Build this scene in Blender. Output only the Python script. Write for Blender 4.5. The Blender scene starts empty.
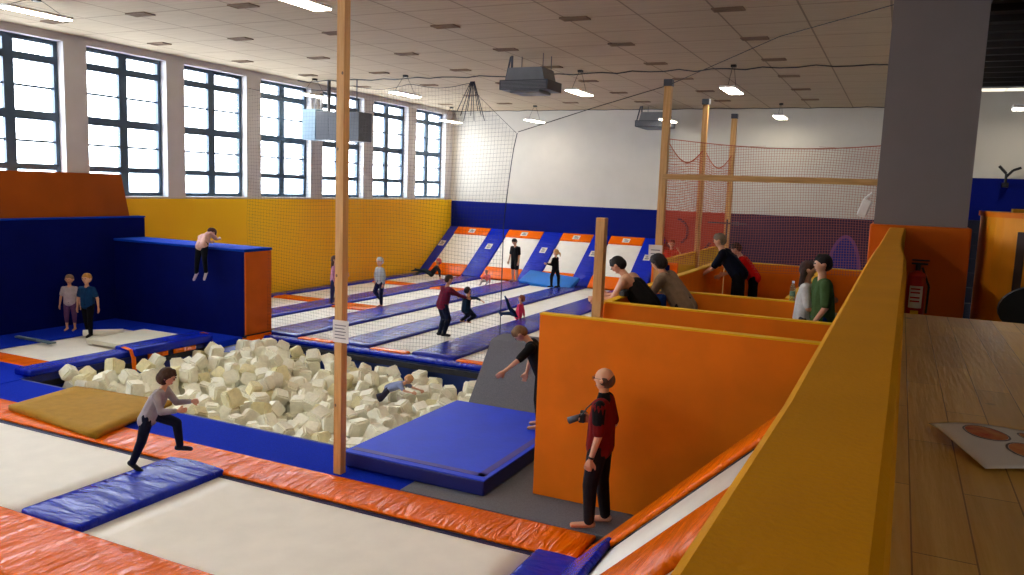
import bpy, bmesh, math, random
from mathutils import Vector, Matrix, Euler, noise
random.seed(11)
C = bpy.context.scene.collection
S = bpy.context.scene
# ---------------------------------------------------------------- camera
cd = bpy.data.cameras.new('camera'); cam = bpy.data.objects.new('camera', cd); C.objects.link(cam)
cd.sensor_width = 36; cd.lens = 28.286; cd.clip_start = 0.02; cd.clip_end = 300
Rm = Matrix(((0.90009169, -0.08606138, 0.42711636), (0.43421716, 0.096362, -0.89563934), (0.03592217, 0.99161878, 0.12410396)))
cam.matrix_world = Matrix.Translation((0, 0, 3.7)) @ Rm.to_4x4()
S.camera = cam
# ---------------------------------------------------------------- world, exposure
W = bpy.data.worlds.new('overcast_sky'); S.world = W; W.use_nodes = True
bg = W.node_tree.nodes['Background']; bg.inputs[0].default_value = (0.86, 0.93, 1.0, 1); bg.inputs[1].default_value = 9.0
S.view_settings.view_transform = 'Standard'; S.view_settings.look = 'None'
S.view_settings.gamma = 1; S.view_settings.use_curve_mapping = False; S.view_settings.exposure = 0.9
LAMP_E = 17.0
try:
    S.cycles.max_bounces = 9; S.cycles.diffuse_bounces = 5; S.cycles.transparent_max_bounces = 12; S.cycles.caustics_reflective = False
    S.cycles.sample_clamp_indirect = 6
except Exception: pass
XL, YB, ZC = -18.1, 31.3, 6.9
# ---------------------------------------------------------------- materials
def lin(c): return tuple(((v/255)/12.92 if v <= 10 else (((v/255)+.055)/1.055)**2.4) for v in c)
def mat(name, rgb, rough=.7, var=.12, scale=6., bump=0., bscale=30., metal=0., coat=0., stretch=(1, 1, 1), rgb2=None, spec=.5, sheen=0.):
    m = bpy.data.materials.new(name); m.use_nodes = True; nt = m.node_tree; N = nt.nodes; L = nt.links
    b = N['Principled BSDF']; c = lin(rgb)
    tc = N.new('ShaderNodeTexCoord'); mp = N.new('ShaderNodeMapping'); mp.inputs['Scale'].default_value = stretch
    L.new(tc.outputs['Object'], mp.inputs['Vector'])
    no = N.new('ShaderNodeTexNoise'); no.inputs['Scale'].default_value = scale; no.inputs['Detail'].default_value = 4
    L.new(mp.outputs[0], no.inputs['Vector'])
    mx = N.new('ShaderNodeMix'); mx.data_type = 'RGBA'
    c2 = lin(rgb2) if rgb2 else tuple(v*(1-var) for v in c)
    c1 = c if rgb2 else tuple(min(1, v*(1+var)) for v in c)
    mx.inputs[6].default_value = (*c1, 1); mx.inputs[7].default_value = (*c2, 1)
    rp = N.new('ShaderNodeMapRange'); rp.inputs[1].default_value = .3; rp.inputs[2].default_value = .7
    L.new(no.outputs['Fac'], rp.inputs[0]); L.new(rp.outputs[0], mx.inputs[0])
    L.new(mx.outputs[2], b.inputs['Base Color'])
    b.inputs['Roughness'].default_value = rough; b.inputs['Metallic'].default_value = metal
    b.inputs['Specular IOR Level'].default_value = spec
    if coat: b.inputs['Coat Weight'].default_value = coat; b.inputs['Coat Roughness'].default_value = .12
    if bump:
        n2 = N.new('ShaderNodeTexNoise'); n2.inputs['Scale'].default_value = bscale; n2.inputs['Detail'].default_value = 3
        L.new(mp.outputs[0], n2.inputs['Vector'])
        bp = N.new('ShaderNodeBump'); bp.inputs['Strength'].default_value = bump; bp.inputs['Distance'].default_value = .02
        L.new(n2.outputs['Fac'], bp.inputs['Height']); L.new(bp.outputs[0], b.inputs['Normal'])
    return m
def emis(name, rgb, e):
    m = bpy.data.materials.new(name); m.use_nodes = True; b = m.node_tree.nodes['Principled BSDF']
    b.inputs['Base Color'].default_value = (*rgb, 1); b.inputs['Emission Color'].default_value = (*rgb, 1); b.inputs['Emission Strength'].default_value = e
    return m
def wood(name, rgb, rgb2, axis='Z', sc=1.0, rough=.55):
    st = {'Z': (9, 9, .6), 'X': (.6, 9, 9), 'Y': (9, .6, 9)}[axis]
    m = mat(name, rgb, rough, scale=3*sc, stretch=st, rgb2=rgb2, bump=.15, bscale=12)
    return m
def vinyl(name, rgb, along, bump=1.0):
    # glossy pvc cover with cross creases; 'along' is the pad's long axis
    m = mat(name, rgb, .2, .05, 4, coat=0, spec=.22); nt = m.node_tree; N = nt.nodes; L = nt.links; b = N['Principled BSDF']
    tc = N['Texture Coordinate']; mp = N.new('ShaderNodeMapping')
    mp.inputs['Scale'].default_value = (5, 1.0, 1.5) if along == 'X' else (1.0, 5, 1.5)
    mp.inputs['Rotation'].default_value = (0, 0, .25)
    L.new(tc.outputs['Object'], mp.inputs['Vector'])
    n = N.new('ShaderNodeTexNoise'); n.inputs['Scale'].default_value = 1.5; n.inputs['Detail'].default_value = 4; n.inputs['Distortion'].default_value = .9
    L.new(mp.outputs[0], n.inputs['Vector'])
    bp = N.new('ShaderNodeBump'); bp.inputs['Strength'].default_value = .75*bump; bp.inputs['Distance'].default_value = .09
    L.new(n.outputs['Fac'], bp.inputs['Height']); L.new(bp.outputs[0], b.inputs['Normal'])
    try: L.new(bp.outputs[0], b.inputs['Coat Normal'])
    except Exception: pass
    return m
OR, BL = (240, 108, 0), (8, 34, 176)
M = dict(
 orx=vinyl('orange_vinyl_x', OR, 'X'), ory=vinyl('orange_vinyl_y', OR, 'Y'), blx=vinyl('blue_vinyl_x', BL, 'X'), bly=vinyl('blue_vinyl_y', (10, 38, 180), 'Y'),
 lane=vinyl('lane_blue_vinyl', (34, 44, 158), 'Y', .6), laneor=vinyl('lane_orange_vinyl', (238, 104, 2), 'X', .4),
 bed=mat('jump_mat', (236, 231, 220), .75, .04, 3, bump=.05, bscale=300, spec=.3),
 bluewall=mat('blue_padding', (1, 12, 84), .8, .12, 1.2, bump=.1, bscale=40, spec=.08),
 bluetop=mat('blue_padding_top', (2, 58, 176), .85, .1, 2, spec=.1),
 navywall=mat('blue_paint', (2, 18, 110), .75, .05, 1, spec=.12),
 carpetb=mat('blue_carpet', (4, 40, 176), .95, .15, 40, bump=.3, bscale=160, spec=.1),
 carpetg=mat('grey_carpet', (112, 114, 122), .97, .15, 60, bump=.3, bscale=200, spec=.1),
 conc=mat('dark_underfloor', (40, 40, 46), .9), 
 ypad=mat('yellow_orange_board', (255, 208, 6), .6, .0, .35, stretch=(1, .5, .18), rgb2=(240, 160, 4), spec=.3),  # noise blends the yellow into orange in broad patches
 owall=mat('orange_board', (236, 122, 2), .62, .1, 1.6, bump=.05, bscale=60, spec=.25),
 oend=mat('orange_end_board', (204, 94, 2), .6, .08, 2, spec=.25),
 yboard=mat('yellow_board', (240, 186, 10), .6, .06, 2, spec=.25),
 yrail=mat('yellow_rail_fabric', (214, 146, 2), .85, .05, 5, bump=.12, bscale=160, spec=.15),
 plaster=mat('white_plaster', (208, 203, 192), .85, .03, 1.5, spec=.2), pier=mat('pier_plaster', (200, 196, 196), .85, .04, 2, spec=.2),
 frame=mat('window_steel', (62, 84, 104), .5, .1, 3), sill=mat('window_sill', (214, 212, 206), .6, .04, 3),
 pine=wood('pine_post', (226, 178, 112), (200, 148, 84), 'Z'), pinex=wood('pine_beam', (216, 168, 104), (188, 138, 78), 'X'),
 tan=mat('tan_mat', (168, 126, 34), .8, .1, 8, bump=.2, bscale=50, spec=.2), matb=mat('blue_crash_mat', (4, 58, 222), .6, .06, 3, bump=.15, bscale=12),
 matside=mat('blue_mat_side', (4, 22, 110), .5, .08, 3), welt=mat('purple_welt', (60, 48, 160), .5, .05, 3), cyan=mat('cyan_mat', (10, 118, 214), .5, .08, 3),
 foam=mat('cream_foam', (246, 243, 224), .95, .06, 5, bump=.25, bscale=40, spec=.1), foamy=mat('yellowed_foam', (238, 230, 188), .95, .08, 5, bump=.25, bscale=40, spec=.1),
 blacknet=mat('black_net_cord', (34, 40, 58), .9, .05, 3), rednet=mat('orange_net_cord', (206, 84, 40), .9, .05, 3), pinknet=mat('faded_orange_net_cord', (176, 96, 78), .9, .05, 3),
 pillar=mat('grey_column', (128, 118, 116), .85, .03, 3, spec=.2), dark=mat('dark_ceiling', (48, 44, 42), .9, .1, 3), steel=mat('galvanised', (112, 132, 146), .45, .06, 6, metal=.3),
 heat=mat('heater_grey', (112, 114, 118), .5, .06, 5), heatd=mat('heater_dark', (66, 68, 76), .5, .06, 5), black=mat('black', (16, 16, 20), .5, .1, 5), vent=mat('vent_brown', (128, 104, 82), .9, .1, 8),
 mural_o=mat('mural_orange', (222, 84, 20), .6, .08, 1), mural_r=mat('mural_red', (168, 46, 28), .6, .1, 1), mural_p=mat('mural_purple', (50, 16, 52), .6, .08, 1), mural_b=mat('mural_blue', (16, 26, 120), .6, .08, 1),
 paper=mat('paper', (230, 228, 226), .7, .03, 5), ink=mat('ink', (120, 120, 128), .7), red=mat('extinguisher_red', (178, 20, 22), .3, .05, 5, coat=.4), label=mat('label_white', (220, 214, 200), .6),
 pizza=mat('printed_pizza', (190, 60, 30), .6, .3, 40, rgb2=(214, 150, 90)), counter=mat('counter_orange', (236, 150, 20), .55, .1, 3, spec=.3), seatb=mat('dark_step', (26, 30, 50), .8),
 skin=mat('skin', (214, 160, 128), .55, .05, 6), eye=mat('eye_dark', (30, 22, 18), .3), lip=mat('lip', (168, 92, 80), .5), glass=mat('spectacles', (20, 20, 22), .3),
 lamph=mat('lamp_housing', (226, 226, 222), .5), tube=emis('lamp_tube', (1, .9, .74), LAMP_E),
)
def thin_glass(name, rgb, frost):
    m = bpy.data.materials.new(name); m.use_nodes = True; nt = m.node_tree; N = nt.nodes; L = nt.links; N.remove(N['Principled BSDF'])
    t = N.new('ShaderNodeBsdfTransparent'); t.inputs[0].default_value = (*rgb, 1)
    g = N.new('ShaderNodeBsdfGlossy'); g.inputs['Roughness'].default_value = .05
    f = N.new('ShaderNodeBsdfTranslucent'); f.inputs[0].default_value = (*rgb, 1)
    a = N.new('ShaderNodeMixShader'); a.inputs[0].default_value = .06; c = N.new('ShaderNodeMixShader'); c.inputs[0].default_value = frost
    L.new(t.outputs[0], a.inputs[1]); L.new(g.outputs[0], a.inputs[2]); L.new(a.outputs[0], c.inputs[1]); L.new(f.outputs[0], c.inputs[2])
    L.new(c.outputs[0], N['Material Output'].inputs[0]); return m
M['pane'] = thin_glass('window_glass', (.97, .98, 1), 0.); M['frost'] = thin_glass('frosted_glass', (.9, .96, 1), .55); M['bottle'] = thin_glass('clear_plastic', (.8, .9, .8), .15)
def cloth(rgb, name='cloth'): return mat(name, rgb, .9, .12, 12, bump=.25, bscale=25, spec=.15)
# ceiling: square acoustic panels with dark joints
def ceiling_mat():
    m = mat('acoustic_ceiling', (186, 168, 142), .9, .07, 2.2, stretch=(.5, 6, 1), spec=.1); nt = m.node_tree; N = nt.nodes; L = nt.links; b = N['Principled BSDF']
    g = N.new('ShaderNodeNewGeometry'); sp = N.new('ShaderNodeSeparateXYZ'); L.new(g.outputs['Position'], sp.inputs[0])
    def joint(out, off, per, w):
        a = N.new('ShaderNodeMath'); a.operation = 'ADD'; a.inputs[1].default_value = off; L.new(out, a.inputs[0])
        d = N.new('ShaderNodeMath'); d.operation = 'DIVIDE'; d.inputs[1].default_value = per; L.new(a.outputs[0], d.inputs[0])
        f = N.new('ShaderNodeMath'); f.operation = 'FRACT'; L.new(d.outputs[0], f.inputs[0])
        l = N.new('ShaderNodeMath'); l.operation = 'LESS_THAN'; l.inputs[1].default_value = w/per; L.new(f.outputs[0], l.inputs[0]); return l.outputs[0]
    jx = joint(sp.outputs[0], 101.25, 1.4, .035); jy = joint(sp.outputs[1], 100.2, 1.4, .03)
    mx = N.new('ShaderNodeMath'); mx.operation = 'MAXIMUM'; L.new(jx, mx.inputs[0]); L.new(jy, mx.inputs[1])
    sc = N.new('ShaderNodeMath'); sc.operation = 'MULTIPLY'; sc.inputs[1].default_value = .55; L.new(mx.outputs[0], sc.inputs[0])
    old = b.inputs['Base Color'].links[0].from_socket
    mm = N.new('ShaderNodeMix'); mm.data_type = 'RGBA'; mm.inputs[7].default_value = (.09, .06, .045, 1); L.new(sc.outputs[0], mm.inputs[0]); L.new(old, mm.inputs[6]); L.new(mm.outputs[2], b.inputs['Base Color'])
    return m
M['ceil'] = ceiling_mat()
# table top: glued pine planks
def plank_mat():
    m = wood('glued_pine_planks', (244, 204, 112), (226, 178, 88), 'Y', 1.2, .4); nt = m.node_tree; N = nt.nodes; L = nt.links; b = N['Principled BSDF']
    tc = N['Texture Coordinate']; br = N.new('ShaderNodeTexBrick'); br.inputs['Scale'].default_value = 1; br.inputs['Brick Width'].default_value = .55; br.inputs['Row Height'].default_value = .075
    br.inputs['Mortar Size'].default_value = .0012; br.inputs['Color1'].default_value = (1, 1, 1, 1); br.inputs['Color2'].default_value = (.82, .78, .72, 1); br.inputs['Mortar'].default_value = (.35, .25, .16, 1)
    mp = N.new('ShaderNodeMapping'); mp.inputs['Rotation'].default_value = (0, 0, math.pi/2); L.new(tc.outputs['Object'], mp.inputs[0]); L.new(mp.outputs[0], br.inputs['Vector'])
    vo = N.new('ShaderNodeTexVoronoi'); vo.inputs['Scale'].default_value = 5; L.new(tc.outputs['Object'], vo.inputs['Vector'])
    kn = N.new('ShaderNodeMapRange'); kn.inputs[1].default_value = .05; kn.inputs[2].default_value = .09; kn.inputs[3].default_value = .35; kn.inputs[4].default_value = 1; L.new(vo.outputs['Distance'], kn.inputs[0])
    old = b.inputs['Base Color'].links[0].from_socket
    m1 = N.new('ShaderNodeMix'); m1.data_type = 'RGBA'; m1.blend_type = 'MULTIPLY'; m1.inputs[0].default_value = 1; L.new(old, m1.inputs[6]); L.new(br.outputs['Color'], m1.inputs[7])
    m2 = N.new('ShaderNodeMix'); m2.data_type = 'RGBA'; m2.blend_type = 'MULTIPLY'; m2.inputs[0].default_value = 1; L.new(m1.outputs[2], m2.inputs[6]); L.new(kn.outputs[0], m2.inputs[7])
    L.new(m2.outputs[2], b.inputs['Base Color']); return m
M['plank'] = plank_mat()
# ---------------------------------------------------------------- mesh helpers
class MB:
    def __init__(s): s.bm = bmesh.new()
    def box(s, x0, x1, y0, y1, z0, z1, bev=0, rot=None, seg=2):
        c = Vector(((x0+x1)/2, (y0+y1)/2, (z0+z1)/2)); sc = Matrix.Diagonal((x1-x0, y1-y0, z1-z0, 1))
        t = bmesh.new(); bmesh.ops.create_cube(t, size=1, matrix=sc)
        if bev: bmesh.ops.bevel(t, geom=t.edges[:], offset=bev, segments=seg, affect='EDGES', profile=.5)
        mt = Matrix.Translation(c) @ (rot.to_matrix().to_4x4() if rot else Matrix.Identity(4)); t.transform(mt)
        me = bpy.data.meshes.new('t'); t.to_mesh(me); s.bm.from_mesh(me); bpy.data.meshes.remove(me); t.free(); return s
    def tube(s, p, q, r, r2=None, n=10):
        p, q = Vector(p), Vector(q); d = q-p; r2 = r if r2 is None else r2
        mt = Matrix.Translation((p+q)/2) @ d.to_track_quat('Z', 'Y').to_matrix().to_4x4()
        bmesh.ops.create_cone(s.bm, cap_ends=True, segments=n, radius1=r, radius2=r2, depth=d.length, matrix=mt); return s
    def path(s, pts, r, n=6):
        for a, b in zip(pts, pts[1:]): s.tube(a, b, r, n=n)
        return s
    def ball(s, c, r, sc=(1, 1, 1), u=14, v=9, rot=None):
        mt = Matrix.Translation(c) @ (rot.to_matrix().to_4x4() if rot else Matrix.Identity(4)) @ Matrix.Diagonal((*sc, 1)); bmesh.ops.create_uvsphere(s.bm, u_segments=u, v_segments=v, radius=r, matrix=mt); return s
    def poly(s, vs, fs):
        v = [s.bm.verts.new(a) for a in vs]
        for f in fs: s.bm.faces.new([v[i] for i in f])
        return s
    def prism(s, prof, a, b, axis):
        # closed 2D profile pushed along one axis from a to b
        def pt(u, w, t): return {'X': (t, u, w), 'Y': (u, t, w), 'Z': (u, w, t)}[axis]
        n = len(prof); v0 = [s.bm.verts.new(pt(u, w, a)) for u, w in prof]; v1 = [s.bm.verts.new(pt(u, w, b)) for u, w in prof]
        s.bm.faces.new(v0); s.bm.faces.new(v1[::-1])
        for i in range(n): s.bm.faces.new((v0[i], v1[i], v1[(i+1) % n], v0[(i+1) % n]))
        return s
    def cap(s, p, r1, q=None, r2=None, n=10):
        # tapered capsule
        p = Vector(p); q = Vector(q) if q is not None else p+Vector((0, 0, 1e-4)); r2 = r1 if r2 is None else r2; d = q-p
        if d.length < 1e-6: d = Vector((0, 0, 1e-4))
        Q = d.to_track_quat('Z', 'Y'); rings = []
        for k in range(1, 4): a = -math.pi/2*(1-k/4); rings.append((p+Q @ Vector((0, 0, math.sin(a)*r1)), math.cos(a)*r1))
        rings.append((p, r1)); rings.append((p+d*.5, (r1+r2)/2)); rings.append((q, r2))
        for k in range(1, 4): a = math.pi/2*k/4; rings.append((q+Q @ Vector((0, 0, math.sin(a)*r2)), math.cos(a)*r2))
        V = [[s.bm.verts.new(c+Q @ Vector((math.cos(t*2*math.pi/n)*r, math.sin(t*2*math.pi/n)*r, 0))) for t in range(n)] for c, r in rings]
        for a, b in zip(V, V[1:]):
            for i in range(n): s.bm.faces.new((a[i], a[(i+1) % n], b[(i+1) % n], b[i]))
        s.bm.faces.new(V[0][::-1]); s.bm.faces.new(V[-1]); return s
    def build(s, name, m, parent=None, smooth=False):
        me = bpy.data.meshes.new(name); bmesh.ops.recalc_face_normals(s.bm, faces=s.bm.faces[:]); s.bm.to_mesh(me); s.bm.free(); me.materials.append(m)
        if smooth:
            for p in me.polygons: p.use_smooth = True
        o = bpy.data.objects.new(name, me); C.objects.link(o)
        if parent: o.parent = parent
        return o
def tag(o, label=None, cat=None, group=None, kind=None):
    if label: o['label'] = label
    if cat: o['category'] = cat
    if group: o['group'] = group
    if kind: o['kind'] = kind
    return o
def empty(name, loc, label, cat, group=None, rz=0):
    o = bpy.data.objects.new(name, None); C.objects.link(o); o.location = loc; o.rotation_euler = (0, 0, rz); o.empty_display_size = .1
    return tag(o, label, cat, group)
def struct(o): o['kind'] = 'structure'; return o
def copy_tree(o, parent=None):
    c = o.copy(); C.objects.link(c)
    if parent: c.parent = parent
    for ch in [k for k in bpy.data.objects if k.parent == o]: copy_tree(ch, c)
    return c
def localise(o, origin):
    # move a world-space mesh's origin to its base
    v = Vector(origin); o.data.transform(Matrix.Translation(-v)); o.location = v; return o
# ---------------------------------------------------------------- room shell
struct(MB().box(XL-.5, 6, -14, 8.93, -.25, -.14).box(XL-.5, -13.85, 8.93, 14.35, -.25, -.14).box(-6.35, 6, 8.93, 14.35, -.25, -.14).box(XL-.5, 6, 14.35, YB+.3, -.25, -.14).build('floor', M['conc']))
struct(MB().box(-13.95, -6.25, 8.8, 14.5, -1.2, -1.08).build('floor', M['conc']))
struct(MB().box(XL-.7, 6.4, -14.3, YB+.4, ZC, ZC+.15).build('ceiling', M['ceil']))
wl = MB().box(XL-.5, XL, -14, YB+.3, -.25, 3.08).box(XL-.5, XL, -14, YB+.3, 6.72, ZC)
starts = [13.53+2.965*k for k in range(-9, 6)]; prev = -14
wins = []
for s0 in starts:
    wl.box(XL-.5, XL, prev, s0, 3.08, 6.72); prev = s0+2.36
    wins.append(s0)
wl.box(XL-.5, XL, prev, YB+.3, 3.08, 6.72)
struct(wl.build('wall_left', M['pier']))
struct(MB().box(XL-.5, .6, YB, YB+.3, -.25, ZC).build('wall_back', M['plaster']))
struct(MB().box(6, 6.3, -14, YB+.3, -.25, ZC).build('wall_right', M['plaster']))
struct(MB().box(XL-.5, 6.3, -14.3, -14, -.25, ZC).build('wall_front', M['plaster']))
XF = XL-.27
for i, s0 in enumerate(wins):
    w, s1 = 2.36, s0+2.36; zs = [3.12, 3.77, 4.36, 4.95, 5.61, 6.26, 6.70]
    fr = MB()
    for a, b in ((s0, s0+.1), (s1-.1, s1), ((s0+s1)/2-.12, (s0+s1)/2+.12)): fr.box(XF-.05, XF+.05, a, b, 3.1, 6.72)
    for z, t in ((3.14, .06), (3.77, .07), (4.95, .1), (6.26, .085), (6.68, .06)): fr.box(XF-.045, XF+.055, s0, s1, z-t, z+t)
    for z in (4.36, 5.61): fr.box(XF-.03, XF+.03, s0, s1, z-.025, z+.025)
    fo = fr.build('window_%d' % (i+1), M['frame']); struct(fo)
    g = MB(); f2 = MB(); mid = (s0+s1)/2
    for a, b in ((s0+.1, mid-.12), (mid+.12, s1-.1)):
        f2.box(XF-.004, XF+.004, a, b, zs[0]+.05, zs[1]-.05)
        for k in range(1, 6): g.box(XF-.004, XF+.004, a, b, zs[k]+.015, zs[k+1]-.015)
    g.build('window_pane', M['pane'], fo); f2.build('frosted_pane', M['frost'], fo)
    MB().box(XF+.05, XL+.03, s0, s1, 3.06, 3.10, .008).build('window_sill', M['sill'], fo)
# painted boards on the walls
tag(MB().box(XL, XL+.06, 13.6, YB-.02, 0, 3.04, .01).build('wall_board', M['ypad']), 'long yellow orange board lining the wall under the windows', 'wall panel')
tag(MB().box(XL+.06, -8.62, YB-.05, YB, 0, 3.0, .01).build('wall_board', M['navywall']), 'dark blue board along the back wall above the sloped trampolines', 'wall panel')
mu = empty('wall_mural', (-5, YB-.05, 0), 'orange and purple painted back wall panel behind the orange netting', 'mural')
MB().box(-3.6, -1.0, -.04, .04, 0, 3.0).build('orange_field', M['mural_r'], mu)
MB().box(-3.6, -1.0, -.055, -.04, 0, 1.35).build('low_band', M['mural_o'], mu)
arcs = MB()
for (cx, cz, r, a0, a1) in ((-2.4, 2.3, 1.0, 3.5, 5.8), (-2.9, 2.2, .5, -1, 1.4)):
    pts = [(cx+r*math.cos(a0+(a1-a0)*k/14), -.06, cz+r*math.sin(a0+(a1-a0)*k/14)) for k in range(15)]; arcs.path(pts, .05)
arcs.build('painted_curve', M['mural_p'], mu)
MB().box(-1.0, 5.0, -.04, .04, 0, 3.0).build('purple_field', M['mural_p'], mu)
def ell(cx, cz, rx, rz, y0, y1): return [(cx+rx*math.cos(t*math.pi/12), max(0, cz+rz*math.sin(t*math.pi/12))) for t in range(24)]
MB().prism(ell(3.3, 0.7, .62, 1.72, 0, 0), -.055, -.04, 'Y').build('oval_outline', mat('mural_violet', (110, 60, 120), .6), mu)
MB().prism(ell(3.3, 0.7, .5, 1.6, 0, 0), -.07, -.055, 'Y').build('blue_oval', M['mural_b'], mu)
# ---------------------------------------------------------------- ceiling fittings
v0 = None
for xi, x in enumerate((-3.0, -5.85, -8.68, -11.45, -14.2, -16.85)):
    for y in (3.4, 6.2, 9.0, 11.85, 14.6, 17.4, 20.15, 22.95, 25.8, 28.5):
        if v0 is None:
            v0 = empty('ceiling_vent', (x, y, ZC), 'small brown rectangular vent in the panelled ceiling', 'vent', 'ceiling vents')
            f = MB()
            for a in ((-.27, .27, -.14, -.11), (-.27, .27, .11, .14), (-.27, -.24, -.14, .14), (.24, .27, -.14, .14)): f.box(*a, -.025, 0)
            f.build('vent_frame', M['vent'], v0); MB().box(-.24, .24, -.11, .11, -.006, 0).build('vent_opening', mat('vent_dark', (84, 64, 50), .9), v0)
            sl = MB()
            for k in range(4): sl.box(-.24, .24, -.08+k*.05, -.065+k*.05, -.02, -.006)
            sl.build('slats', M['vent'], v0)
        else:
            c = copy_tree(v0); c.location = (x, y, ZC)
def lamp(x, y, z, label, ln=1.3, w=.36):
    t = empty('pendant_lamp', (x, y, z), label, 'ceiling light', None)
    MB().box(-w/2, w/2, -ln/2, ln/2, 0, .05, .012).build('lamp_housing', M['lamph'], t)
    MB().box(-w/2+.015, w/2-.015, -ln/2+.02, ln/2-.02, -.018, -.001).build('diffuser', M['tube'], t)
    s = MB()
    for sy in (-.42, .42): s.path([(0, sy*ln, .05), (0, sy*.3*ln, (ZC-z)*.8), (0, 0, ZC-z)], .006, 5)
    s.build('hanging_wire', M['black'], t)
    MB().box(-.06, .06, -.06, .06, ZC-z-.06, ZC-z).build('ceiling_rose', M['black'], t)
    return t
lamp(-15.0, 10.2, 6.62, 'long pendant lamp at the top left corner over the blue boxes', 1.3, .3)
lamp(-8.75, 10.2, 6.45, 'pendant lamp cut by the top edge left of the tall wooden post')
lamp(-17.2, 20.9, 6.35, 'pendant lamp glowing in front of the fourth window beside the wall heater')
lamp(-13.7, 20.8, 6.33, 'pendant lamp hanging just right of the tall post near the windows')
lamp(-8.15, 20.9, 6.3, 'pendant lamp beside the large grey ceiling heater')
lamp(-4.05, 20.8, 6.27, 'pendant lamp hanging in front of the scalloped orange netting, nearest on the right')
lamp(-17.2, 29.6, 6.3, 'pendant lamp behind the black net by the last window')
lamp(-13.3, 29.4, 6.3, 'small pendant lamp before the white back wall, right of the black net')
lamp(-7.95, 29.4, 6.3, 'pendant lamp half behind the far grey heater')
lamp(-4.05, 29.6, 6.42, 'small pendant lamp far right before the back wall near the grey column')
for yy in (10.2, 5.0, 0.2, -9.8):  # second row is added out of view to brighten the near court
    for xx in (-13.7, -8.15, -4.05):
        if yy < 6 or xx > -5: lamp(xx, yy, 6.35, {10.2: 'pendant lamp above the big orange wall, over the top edge of the picture', 5.0: 'added unseen pendant lamp brightening the nearest trampolines, %s' % {-13.7: 'window side', -8.15: 'middle', -4.05: 'balcony side'}[xx], 0.2: 'pendant lamp above the near court, %s' % {-13.7: 'window side', -8.15: 'middle', -4.05: 'balcony side'}[xx], -9.8: 'pendant lamp at the unseen front end of the hall, %s' % {-13.7: 'window side', -8.15: 'middle', -4.05: 'balcony side'}[xx]}[yy])
def heater(x, y, z, label, s=1., rz=0):
    t = empty('ceiling_heater', (x, y, z), label, 'heater', None, rz)
    MB().prism([(-.72*s, 0), (.72*s, 0), (.72*s, .26*s), (-.72*s, .26*s)], -.5*s, .5*s, 'Y').build('heater_body', M['heatd'], t)
    MB().prism([(-.58*s, .26*s), (.58*s, .26*s), (.5*s, .6*s), (-.5*s, .6*s)], -.42*s, .42*s, 'Y').build('heater_hood', M['heat'], t)
    MB().box(-.45*s, .45*s, -.4*s, .4*s, -.08*s, 0, .02).build('louvre_tray', M['heat'], t)
    l = MB()
    for k in range(6): l.box(-.68*s, .68*s, -.515*s, -.5*s, (.03+k*.036)*s, (.045+k*.036)*s)
    l.build('louvres', M['heat'], t)
    MB().path([(-.6*s, 0, .6*s), (-.6*s, 0, ZC-z)], .03).build('supply_pipe', M['heatd'], t)
    MB().path([(-.72*s, .1, .15*s), (-.85*s, .1, .25*s), (-.7*s, .1, ZC-z)], .025).build('supply_pipe', M['heatd'], t)
    for hx, hy in ((-.4, .2), (.45, -.2), (.45, .3)): MB().path([(hx*s, hy, .6*s), (hx*s, hy, ZC-z)], .01).build('hanging_rod', M['heatd'], t)
    return t
heater(-8.42, 18.3, 6.03, 'large grey warm air heater hanging from the ceiling centre', .88)
heater(-8.6, 30.0, 6.1, 'small far grey heater under the ceiling behind the wooden post', .9)
# duct unit by the windows
t = empty('wall_heater', (-16.75, 21.3, 4.98), 'boxy heater unit with bright metal end hanging before the fourth and fifth windows', 'heater')
MB().box(-1.0, -.45, -.35, .35, 0, .98, .02).build('metal_casing', M['steel'], t)
l = MB()
for k in range(9): l.box(-.4, .05, -.345, -.33, .1+k*.09, .13+k*.09)
l.box(-.45, .1, -.33, .33, .0, .9, .01).build('louvre_box', M['heatd'], t)
MB().box(.1, 1.25, -.35, .35, -.03, .88, .02).build('grey_housing', M['heatd'], t)
for hx, z0_, z1_, r_ in ((-.75, .98, 1.5, .05), (-.5, .98, 1.5, .05), (-.2, .9, ZC-4.98, .06), (.9, .88, ZC-4.98, .02)): MB().tube((hx, 0, z0_), (hx, 0, z1_), r_).build('supply_pipe', M['heatd'], t)
# cables along the ceiling
def wav(p, q, n, amp, r, name, label, m='black', zf=None):
    p, q = Vector(p), Vector(q); pts = []
    for k in range(n+1):
        a = p.lerp(q, k/n); a.z -= amp*abs(math.sin(k*math.pi*.37))+amp*.4*random.random(); a.y += .05*random.random(); pts.append(a)
    return tag(MB().path(pts, r, 5).build(name, M[m]), label, 'cable')
wav((XL+.1, 21.0, 6.88), (1.2, 21.0, 6.88), 46, .06, .016, 'ceiling_cable', 'black wavy cable under the ceiling along the middle row of lamps')
wav((XL+.1, 30.7, 6.86), (1.0, 30.7, 6.88), 40, .03, .014, 'ceiling_cable', 'black cable under the ceiling close to the white back wall')
tag(MB().path([(-6.95, 14.6, 4.78), (-5.8, 15.7, 5.35), (-4.62, 16.9, 5.92), (-2.2, 15.2, 6.5), (1.2, 13.2, 6.88)], .008, 5).build('net_rope', M['black']), 'thin rope from the black net corner over the wooden post to the ceiling', 'rope')
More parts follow.
